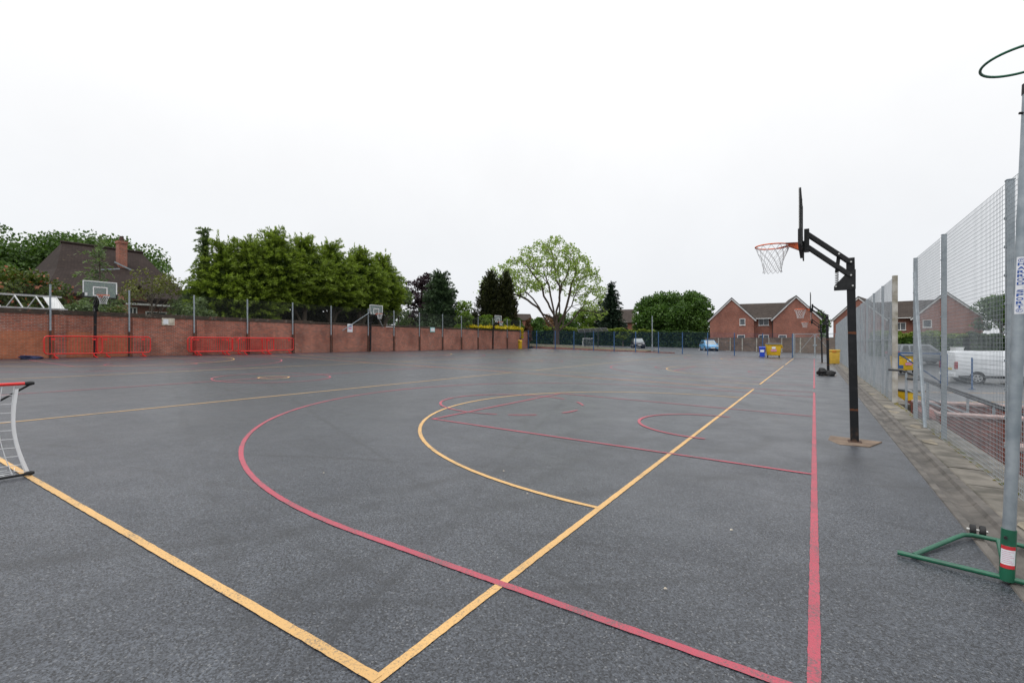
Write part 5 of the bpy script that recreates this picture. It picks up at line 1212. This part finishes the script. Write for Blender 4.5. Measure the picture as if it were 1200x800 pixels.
fgl = thing('goal_frame', 'small white framed goal standing far off before the dark hedge', 'goal frame', (x, y, hz(404, 80)), YAW)
g = MB(); w2 = 6.4 * 80 / F; hh = 7.5 * 80 / F; g.tube([(-w2, 0, -.4), (-w2, 0, hh), (w2, 0, hh), (w2, 0, -.4)], .05, 8); g.build('frame', 'white', fgl)
g = MB()
for i in range(10): q = -w2 + 2 * w2 * i / 9; g.tube([(q, 0, hh), (q, .6, 0)], .008, 4)
for j in range(5): g.tube([(-w2, .12 * j, hh * (1 - j / 5)), (w2, .12 * j, hh * (1 - j / 5))], .008, 4)
g.build('net', 'white_net', fgl)
x, y = W(764.3, 57.5); zb = hz(412, 57.5)
lp = thing('steel_pole', 'tall thin grey pole standing just behind the blue fence near the black car', 'pole', (x, y, zb))
g = MB(); g.tube([(0, 0, -.2), (0, 0, hz(370, 57.5) - zb)], .055, 10); g.build('pole', 'galv', lp)
g = MB(); g.tube([(0, 0, -.1), (0, 0, .9)], .085, 10); g.build('sleeve', 'galv', lp)

# ------------------------------------------------------------------ vehicles (local x = forward, z up, centre of the footprint)
def loft(mb, secs):
    n = len(secs[0]); vs = [p for s in secs for p in s]; fs = []
    for i in range(len(secs) - 1):
        for j in range(n): fs.append((i * n + j, i * n + (j + 1) % n, (i + 1) * n + (j + 1) % n, (i + 1) * n + j))
    fs += [tuple(range(n)), tuple((len(secs) - 1) * n + j for j in range(n))]; mb.add(vs, fs)
def wheel(par, x, y, r, w, alloy='alloy'):
    g = MB(); s = 1 if y > 0 else -1
    g.tube([(x, y - s * w, r), (x, y - s * .02, r), (x, y, r)], [r, r, r * .93], 26); wh = g.build('wheel', 'black_rubber', par, smooth=True)
    g = MB(); g.tube([(x, y + s * .002, r), (x, y + s * .012, r)], r * .66, 22)
    g.build('rim', 'dark_plastic', wh)
    g = MB()
    for k in range(5):
        a = k * 2 * PI / 5 + .3; g.beam((x, y + s * .02, r), (x + math.cos(a) * r * .62, y + s * .016, r + math.sin(a) * r * .62), .07, .02, up=(0, 1, 0))
    g.tube([(x + math.cos(q * PI / 12) * r * .62, y + s * .014, r + math.sin(q * PI / 12) * r * .62) for q in range(24)], .022, 6, closed=True)
    g.build('spokes', alloy, wh)
def quad(par, name, mat, pts, th=.012):
    g = MB(); a, b, c, d = map(Vector, pts); n = (b - a).cross(d - a).normalized() * th
    g.add([a, b, c, d, a + n, b + n, c + n, d + n], [(3, 2, 1, 0), (4, 5, 6, 7), (0, 1, 5, 4), (1, 2, 6, 5), (2, 3, 7, 6), (3, 0, 4, 7)]); return g.build(name, mat, par)
def car(name, label, loc, rz, Ln, Wd, Ht, paintm, prof, wb_=.60, wr=.31, plate='plate_w'):
    """prof: (x fraction from the tail, belt z, roof z, roof half width factor)"""
    t = thing(name, label, 'car', loc, rz); hw_ = Wd / 2; secs = []
    for (f, zb, zt, inset) in prof['body']:
        x_ = (f - .5) * Ln; y_ = hw_ * (1 - inset)
        secs.append([(x_, -y_ * .88, zb), (x_, -y_ * .98, zb + .10), (x_, -y_, (zb + zt) / 2), (x_, -y_ * .97, zt - .06), (x_, -y_ * .86, zt), (x_, 0, zt + .02), (x_, y_ * .86, zt), (x_, y_ * .97, zt - .06), (x_, y_, (zb + zt) / 2), (x_, y_ * .98, zb + .10), (x_, y_ * .88, zb)])
    g = MB(); loft(g, secs); g.build('body', paintm, t, smooth=True)
    c = prof['cab']; g = MB(); secs = []      # cabin: base/top outline
    for (f, z, k) in c: pass
    xb0, xt0, xt1, xb1 = [(q - .5) * Ln for q in prof['cabx']]; zb, zt = prof['cabz']; yb_, yt_ = hw_ * .93, hw_ * .74
    g.add([(xb0, -yb_, zb), (xb1, -yb_, zb), (xb1, yb_, zb), (xb0, yb_, zb), (xt0, -yt_, zt), (xt1, -yt_, zt), (xt1, yt_, zt), (xt0, yt_, zt)], [(3, 2, 1, 0), (4, 5, 6, 7), (0, 1, 5, 4), (1, 2, 6, 5), (2, 3, 7, 6), (3, 0, 4, 7)])
    g.build('cabin', paintm, t, bevel=.05, smooth=True)
    g = MB(); g.box(((xt0 + xt1) / 2, 0, zt + .012), (xt1 - xt0 - .05, yt_ * 1.86, .03)); g.build('roof', paintm, t, bevel=.012)
    def P(u, v, s): # side window point
        xa = xb0 + (xt0 - xb0) * v; xb_ = xb1 + (xt1 - xb1) * v; return (xa + (xb_ - xa) * u, s * (yb_ + (yt_ - yb_) * v + .006), zb + (zt - zb) * v)
    for s in (-1, 1):
        for (u0, u1, v0, v1) in prof['side']:
            pts = [P(u0, v0, s), P(u1, v0, s), P(u1 - .02, v1, s), P(u0 + .02, v1, s)]; quad(t, 'side_window', 'car_glass', pts if s < 0 else pts[::-1], .01)
    def E(f, v, s): # end glass: f=0 rear 1 front
        x0_, x1_ = (xb0, xt0) if f == 0 else (xb1, xt1); return (x0_ + (x1_ - x0_) * v + (-.008 if f == 0 else .008), s * (yb_ + (yt_ - yb_) * v) * .88, zb + (zt - zb) * v)
    quad(t, 'windscreen', 'screen_glass', [E(1, .06, -1), E(1, .06, 1), E(1, .94, 1), E(1, .94, -1)])
    quad(t, 'rear_window', 'car_glass', [E(0, .15, 1), E(0, .15, -1), E(0, .9, -1), E(0, .9, 1)])
    for f in (-wb_ / 2, wb_ / 2):
        for s in (-1, 1): 
            g = MB(); g.tube([(f * Ln + .02, s * (hw_ - .26), wr), (f * Ln + .02, s * (hw_ + .004), wr)], wr * 1.17, 24); g.build('wheel_arch', 'black_rubber', t)
            wheel(t, f * Ln + .02, s * (hw_ + .014), wr, .2)
    xf = Ln / 2
    for s in (-1, 1):
        g = MB(); g.box((xf - .10, s * hw_ * .68, prof['lampz']), (.20, hw_ * .36, .16)); g.build('headlight', 'lamp', t, bevel=.04, smooth=True)
        g = MB(); g.box((-xf + .06, s * hw_ * .80, prof['lampz'] + .15), (.14, hw_ * .24, .22)); g.build('tail_light', 'tail', t, bevel=.03)
        g = MB(); g.box((xb1 - .35, s * (hw_ + .07), zb + .08), (.10, .18, .13)); g.build('wing_mirror', paintm, t, bevel=.03)
    g = MB(); g.box((xf - .01, 0, .36), (.05, hw_ * 1.3, .15)); g.build('grille', 'dark_plastic', t, bevel=.02)
    g = MB(); g.box((xf + .02, 0, .47), (.015, .52, .115)); g.build('number_plate', 'plate_w', t)
    g = MB(); g.box((-xf - .012, 0, .62), (.015, .52, .115)); g.build('number_plate', 'plate_y', t)
    return t
hatch = dict(body=[(0, .34, .84, .12), (.03, .26, .90, .05), (.18, .22, .93, 0), (.5, .22, .93, 0), (.74, .22, .93, 0), (.88, .22, .86, .02), (.96, .24, .76, .08), (1.0, .32, .62, .2)], cab=[], cabx=(.02, .10, .60, .80), cabz=(.88, 1.47), side=[(.06, .40, .12, .86), (.43, .80, .12, .86), (.82, .93, .1, .55)], lampz=.68)
suvp = dict(body=[(0, .40, .92, .12), (.03, .32, 1.02, .04), (.2, .26, 1.05, 0), (.6, .26, 1.05, 0), (.74, .26, 1.04, 0), (.9, .28, .98, .03), (.97, .3, .88, .1), (1, .38, .7, .2)], cab=[], cabx=(.01, .07, .56, .73), cabz=(1.0, 1.66), side=[(.05, .24, .12, .86), (.27, .56, .12, .86), (.59, .90, .12, .82)], lampz=.80)
x, y = W(747.5, 73); car('hatchback_car', 'small black car parked before the dark hedge beside the grey pole', (x, y, hz(407.6, 73)), R(-65), 3.9, 1.72, 1.5, 'car_black', hatch)
x, y = W(830.5, 65.5); car('hatchback_car', 'light blue hatchback car parked left of the garden wall', (x, y, hz(411.2, 65.5)), R(-65), 3.9, 1.70, 1.5, 'car_blue', hatch)
x, y = W(1079, 40); car('suv_car', 'silver grey parked car seen through the mesh above the yellow dumpster', (x, y, land(x, y)), YAW - R(6), 4.5, 1.85, 1.68, 'car_grey', suvp, wr=.35)
# white van, tail to the left
rx_, ry_ = 27.0, 29.0; axx, axz = .94, -.34
cx_, cz_ = rx_ + axx * 2.5 + .34 * .95, rz if False else ry_ + axz * 2.5 + .94 * .95
vx_, vy_ = cx_ * cs - cz_ * sn, cx_ * sn + cz_ * cs
van = thing('panel_van', 'white panel van with alloy wheels parked at the right behind the mesh fence', 'van', (vx_, vy_, land(vx_, vy_) - .04), YAW + math.atan2(axz, axx))
hw_ = .96; secs = []
for (x_, zb, zt, k) in ((-2.5, .42, 1.80, .07), (-2.46, .36, 1.90, .02), (-2.3, .34, 1.95, 0), (0.6, .34, 1.96, 0), (1.0, .34, 1.93, 0), (1.25, .34, 1.82, .01)):
    y_ = hw_ * (1 - k); secs.append([(x_, -y_ * .94, zb), (x_, -y_, zb + .08), (x_, -y_, 1.0), (x_, -y_ * .985, 1.25), (x_, -y_ * .90, zt - .10), (x_, -y_ * .84, zt), (x_, 0, zt + .03), (x_, y_ * .84, zt), (x_, y_ * .90, zt - .10), (x_, y_ * .985, 1.25), (x_, y_, 1.0), (x_, y_, zb + .08), (x_, y_ * .94, zb)])
g = MB(); loft(g, secs); g.build('body', 'van_white', van, smooth=True)
secs = []
for (x_, zb, zt, k) in ((1.24, .34, 1.81, .01), (1.55, .34, 1.42, .02), (1.75, .34, 1.14, .02), (2.2, .36, 1.02, .05), (2.42, .38, .90, .12), (2.5, .42, .72, .22)):
    y_ = hw_ * (1 - k); secs.append([(x_, -y_ * .94, zb), (x_, -y_, zb + .08), (x_, -y_, min(.9, zt - .1)), (x_, -y_ * .9, zt), (x_, y_ * .9, zt), (x_, y_, min(.9, zt - .1)), (x_, y_, zb + .08), (x_, y_ * .94, zb)])
g = MB(); loft(g, secs); g.build('bonnet', 'van_white', van, smooth=True)
quad(van, 'windscreen', 'screen_glass', [(1.74, -.84, 1.17), (1.74, .84, 1.17), (1.29, .76, 1.78), (1.29, -.76, 1.78)], .02)
for s in (-1, 1):
    pts = [(.55, s * .965, 1.18), (1.45, s * .965, 1.16), (1.12, s * .885, 1.70), (.55, s * .885, 1.72)]; quad(van, 'side_window', 'car_glass', pts if s < 0 else pts[::-1], .012)
    g = MB(); g.box((-2.44, s * .90, 1.10), (.16, .14, .44)); g.build('tail_light', 'tail', van, bevel=.03)
    g = MB(); g.box((2.3, s * .72, .78), (.3, .3, .2)); g.build('headlight', 'lamp', van, bevel=.05)
    g = MB(); g.box((-.2, s * .966, .42), (4.3, .02, .16)); g.build('sill_trim', 'dark_plastic', van, bevel=.008)
    g = MB(); g.box((-.55, s * .967, .93), (2.9, .014, .05)); g.build('side_moulding', 'van_white', van, bevel=.006)
    g = MB(); g.box((-1.0, s * .955, 1.33), (1.4, .012, .30)); g.build('pressed_panel', 'van_white', van, bevel=.005)
    for x_ in (-1.45, 1.6):
        g = MB(); g.tube([(x_, s * .70, .34), (x_, s * .966, .34)], .41, 26); g.build('wheel_arch', 'black_rubber', van)
        wheel(van, x_, s * .985, .335, .22)
    g = MB(); g.box((1.35, s * 1.08, 1.2), (.12, .2, .26)); g.build('wing_mirror', 'dark_plastic', van, bevel=.04)
g = MB(); g.box((-2.52, 0, .50), (.10, 1.85, .22)); g.build('rear_bumper', 'van_white', van, bevel=.03)
g = MB(); g.box((-2.5, 0, 1.15), (.02, .02, 1.25)); g.build('door_seam', 'dark_plastic', van)
g = MB(); g.box((-2.525, -.3, .88), (.02, .52, .115)); g.build('number_plate', 'plate_y', van)
bx3, by3 = W(1121.5, 30.5); rbx = thing('roof_box', 'small pale grey utility box showing just above the rear of the white van', 'box', (bx3, by3, land(bx3, by3)), YAW)
g = MB(); g.box((0, 0, 1.05), (.50, .4, 2.12)); g.build('cabinet', 'white_panel', rbx, bevel=.02); g = MB(); g.box((0, 0, 2.13), (.56, .46, .05)); g.build('lid', 'white_panel', rbx, bevel=.01)

# ------------------------------------------------------------------ yard beside the fence: steps, walls, rails, posts
def bwall(label, x0_, x1_, y_, zt, zb, th=.30):
    t = thing('brick_step_wall', label, 'wall', (x0_, y_, zb)); g = MB(); g.box(((x1_ - x0_) / 2, 0, (zt - zb) / 2), (x1_ - x0_, th, zt - zb)); g.build('wall', 'brick_step', t)
    g = MB(); g.box(((x1_ - x0_) / 2, 0, zt - zb + .022), (x1_ - x0_ + .04, th + .06, .05)); g.build('coping', 'pale_pink', t, bevel=.006); return t
M['pale_pink'] = paint('faded_pink_coping', (0.42, 0.30, 0.28), (0.28, 0.19, 0.17), 6, .8)
bwall('low red brick wall with pale coping on the near side of the steps', 2.08, 6.2, 12.62, .06, -1.2)
bwall('low red brick wall with pale coping on the far side of the steps', 2.08, 6.4, 15.32, .02, -1.2)
bwall('lowest red brick wall close behind the netball post', 2.20, 6.0, 8.9, .10, -1.2)
stp = thing('brick_steps', 'red brick steps dropping from the fence opening to the car park', 'steps', (2.06, 13.97, -.05))
for k in range(6):
    g = MB(); top = -.02 - k * .155; g.box((.15 + k * .31, 0, (top - 1.1) / 2), (.31, 2.38, top + 1.1)); sp = g.build('step', 'brick_step', stp)
    g = MB(); g.box((.285 + k * .31, 0, top + .004), (.05, 2.36, .012)); g.build('nosing', 'pale_pink', sp)
def rail(label, y_, z0, z1, x0_, x1_):
    t = thing('handrail', label, 'handrail', (x0_, y_, 0)); g = MB()
    g.tube([(-.25, 0, z0 + .01), (0, 0, z0), (x1_ - x0_, 0, z1)], .027, 10); g.build('top_rail', 'dark_plastic', t)
    g = MB(); g.tube([(0.1, 0, z0 - .47), (x1_ - x0_, 0, z1 - .45)], .02, 8); g.build('mid_rail', 'galv', t)
    for q in (.04, .5, .97):
        g = MB(); xx = (x1_ - x0_) * q; zz = z0 + (z1 - z0) * q; g.tube([(xx, 0, zz), (xx, 0, zz - .98)], .026, 10); g.build('post', 'galv', t)
rail('grey handrail sloping down the near side of the brick steps', 13.1, .72, -.25, 1.92, 4.1)
rail('grey handrail sloping down the far side of the brick steps', 14.95, .82, -.22, 1.80, 4.2)
gb = thing('grit_bin', 'yellow grit bin with grey lid on a brick plinth beyond the steps', 'bin', (*W(1067, 14.8), -.95), YAW)
g = MB(); g.box((0, 0, .31), (.58, .5, .74)); g.build('plinth', 'brick_step', gb)
g = MB(); g.box((0, 0, .80), (.50, .44, .28)); g.build('body', 'yellow_bin', gb, bevel=.02)
g = MB(); g.box((0, 0, .965), (.56, .5, .06)); g.build('lid', 'dark_plastic', gb, bevel=.015)
x, y = W(1058.5, 35); dumpster((x, y, land(x, y)), R(35), 'yellow dumpster seen through the mesh in front of the silver car')
bp = thing('blue_gate_post', 'thick blue steel post standing left of the white van', 'post', (*W(1106.3, 26), land(*W(1106.3, 26)) - .04), YAW)
hp = hz(413.5, 26) - land(*W(1106.3, 26)); g = MB(); g.box((0, 0, hp / 2), (.24, .2, hp)); g.build('post', 'blue_steel', bp, bevel=.012)
g = MB(); g.box((-.02, -.11, hp * .93), (.12, .02, .1)); g.build('hinge_plate', 'blue_steel', bp)
bp2 = thing('blue_bollard', 'slim blue steel post standing in front of the white van wheel', 'post', (*W(1139, 25.3), land(*W(1139, 25.3)) - .04), YAW)
hp2 = hz(418, 25.3) - land(*W(1139, 25.3)); g = MB(); g.tube([(0, 0, 0), (0, 0, hp2 - .03), (0, 0, hp2)], [.045, .045, .03], 14); g.build('post', 'blue_steel', bp2, smooth=True)
g = MB(); g.box((0, 0, .02), (.2, .2, .03)); g.build('base_plate', 'blue_steel', bp2)
bg = thing('blue_swing_gate', 'blue swing barrier with diagonal brace hinged to the thick blue post', 'gate', (*W(1104, 26.3), 0), YAW + PI)
zt = hz(413.3, 26.3); Lg = 52 * 26.3 / F
g = MB(); g.beam((0, 0, zt - .05), (Lg, 0, zt), .06, .07); g.build('top_bar', 'blue_steel', bg)
g = MB(); g.beam((Lg, 0, zt + .02), (Lg, 0, zt - .72), .09, .09); g.box((Lg - .12, -.05, zt - .78), (.34, .16, .20)); g.build('end_post', 'blue_steel', bg)
g = MB(); g.beam((Lg - .08, 0, zt - .06), (0.05, 0, zt - 1.62), .05, .06); g.build('brace', 'blue_steel', bg)
g = MB(); g.beam((0, 0, zt - 1.66), (Lg * .45, 0, zt - 1.64), .04, .05); g.build('lower_bar', 'blue_steel', bg)
# dark sloping ramp roof rail behind the van
# small litter on the playground
lt = MB(); x, y = -3.35, 0.72
for (x, y, s) in ((-3.62, .62, .030), (-2.3, 3.9, .011), (-.75, 2.9, .012), (-2.9, 4.4, .014), (-.55, 4.1, .013), (-4.4, 3.2, .013)):
    q = MB(); z = gz(x) + .008; q.add([(x - s, y - s * .4, z), (x + s, y - s * .5, z + .006), (x + s * .8, y + s * .5, z), (x - s * .7, y + s * .6, z + .008), (x, y, z + .012)], [(0, 1, 4), (1, 2, 4), (2, 3, 4), (3, 0, 4)])
    lt.v += [] ; o = q.build('paper_scrap', 'plaque', None, fixn=False); tag(o, 'tiny torn white paper scrap lying on the asphalt in the foreground', 'litter', 'paper scraps on the asphalt')

# ------------------------------------------------------------------ camera, sky, sun
cam = bpy.data.cameras.new('camera'); co = bpy.data.objects.new('camera', cam); COL.objects.link(co); sc.camera = co
co.location = (0, 0, EYE); co.rotation_euler = (R(90), 0, YAW)
cam.sensor_width = 36; cam.lens = F / 1200 * 36; cam.shift_y = (HOR - 400) / 1200; cam.clip_end = 3000; cam.clip_start = 0.05
SE, SR = R(52), R(205)
w = bpy.data.worlds.new('World'); sc.world = w; w.use_nodes = True; nt = w.node_tree; nt.nodes.clear()
out = N(nt, 'ShaderNodeOutputWorld'); bgN = N(nt, 'ShaderNodeBackground'); L(nt, bgN.outputs[0], out.inputs[0])
sky = N(nt, 'ShaderNodeTexSky'); sky.sky_type = 'NISHITA'; sky.sun_disc = False; sky.sun_elevation = SE; sky.sun_rotation = SR; sky.air_density = 1.0; sky.dust_density = 4.0
tc = N(nt, 'ShaderNodeTexCoord'); sx = N(nt, 'ShaderNodeSeparateXYZ'); L(nt, tc.outputs['Generated'], sx.inputs[0])
zc = math_(nt, 'MAXIMUM', sx.outputs[2], 0.0)
STR = 0.1
# cloud layer: a full overcast, brighter towards the zenith, faint structure
cl = noise(nt, tc.outputs['Generated'], 2.2, 6, 0.6)
lum = math_(nt, 'ADD', math_(nt, 'ADD', 9.25, math_(nt, 'MULTIPLY', zc, 2.2)), math_(nt, 'MULTIPLY', math_(nt, 'POWER', zc, 3.5), 14.0))
lum = math_(nt, 'MULTIPLY', lum, ramp(nt, cl, 0.30, 0.70, 0.965, 1.03))
tintc = mixc(nt, ramp(nt, zc, 0.0, 0.35), (0.955, 0.985, 1.03), (0.99, 0.995, 1.005))
vm = N(nt, 'ShaderNodeVectorMath'); vm.operation = 'SCALE'; L(nt, tintc, vm.inputs[0]); L(nt, lum, vm.inputs['Scale'])
L(nt, mixc(nt, 0.94, sky.outputs[0], vm.outputs[0]), bgN.inputs[0]); bgN.inputs[1].default_value = STR
sun = bpy.data.lights.new('sun', 'SUN'); sun.energy = 0.9; sun.angle = R(25); sun.color = (1, .97, .93); so = bpy.data.objects.new('sun', sun); COL.objects.link(so)
az = -SR   # direction the light comes from (sky rotation runs clockwise from +Y)
dirv = Vector((math.sin(SR) * math.cos(SE), math.cos(SR) * math.cos(SE), math.sin(SE))); so.rotation_euler = dirv.to_track_quat('Z', 'Y').to_euler()
vs_ = sc.view_settings; vs_.view_transform = 'Standard'; vs_.look = 'None'; vs_.exposure = 0.0; vs_.gamma = 1.0; vs_.use_curve_mapping = False
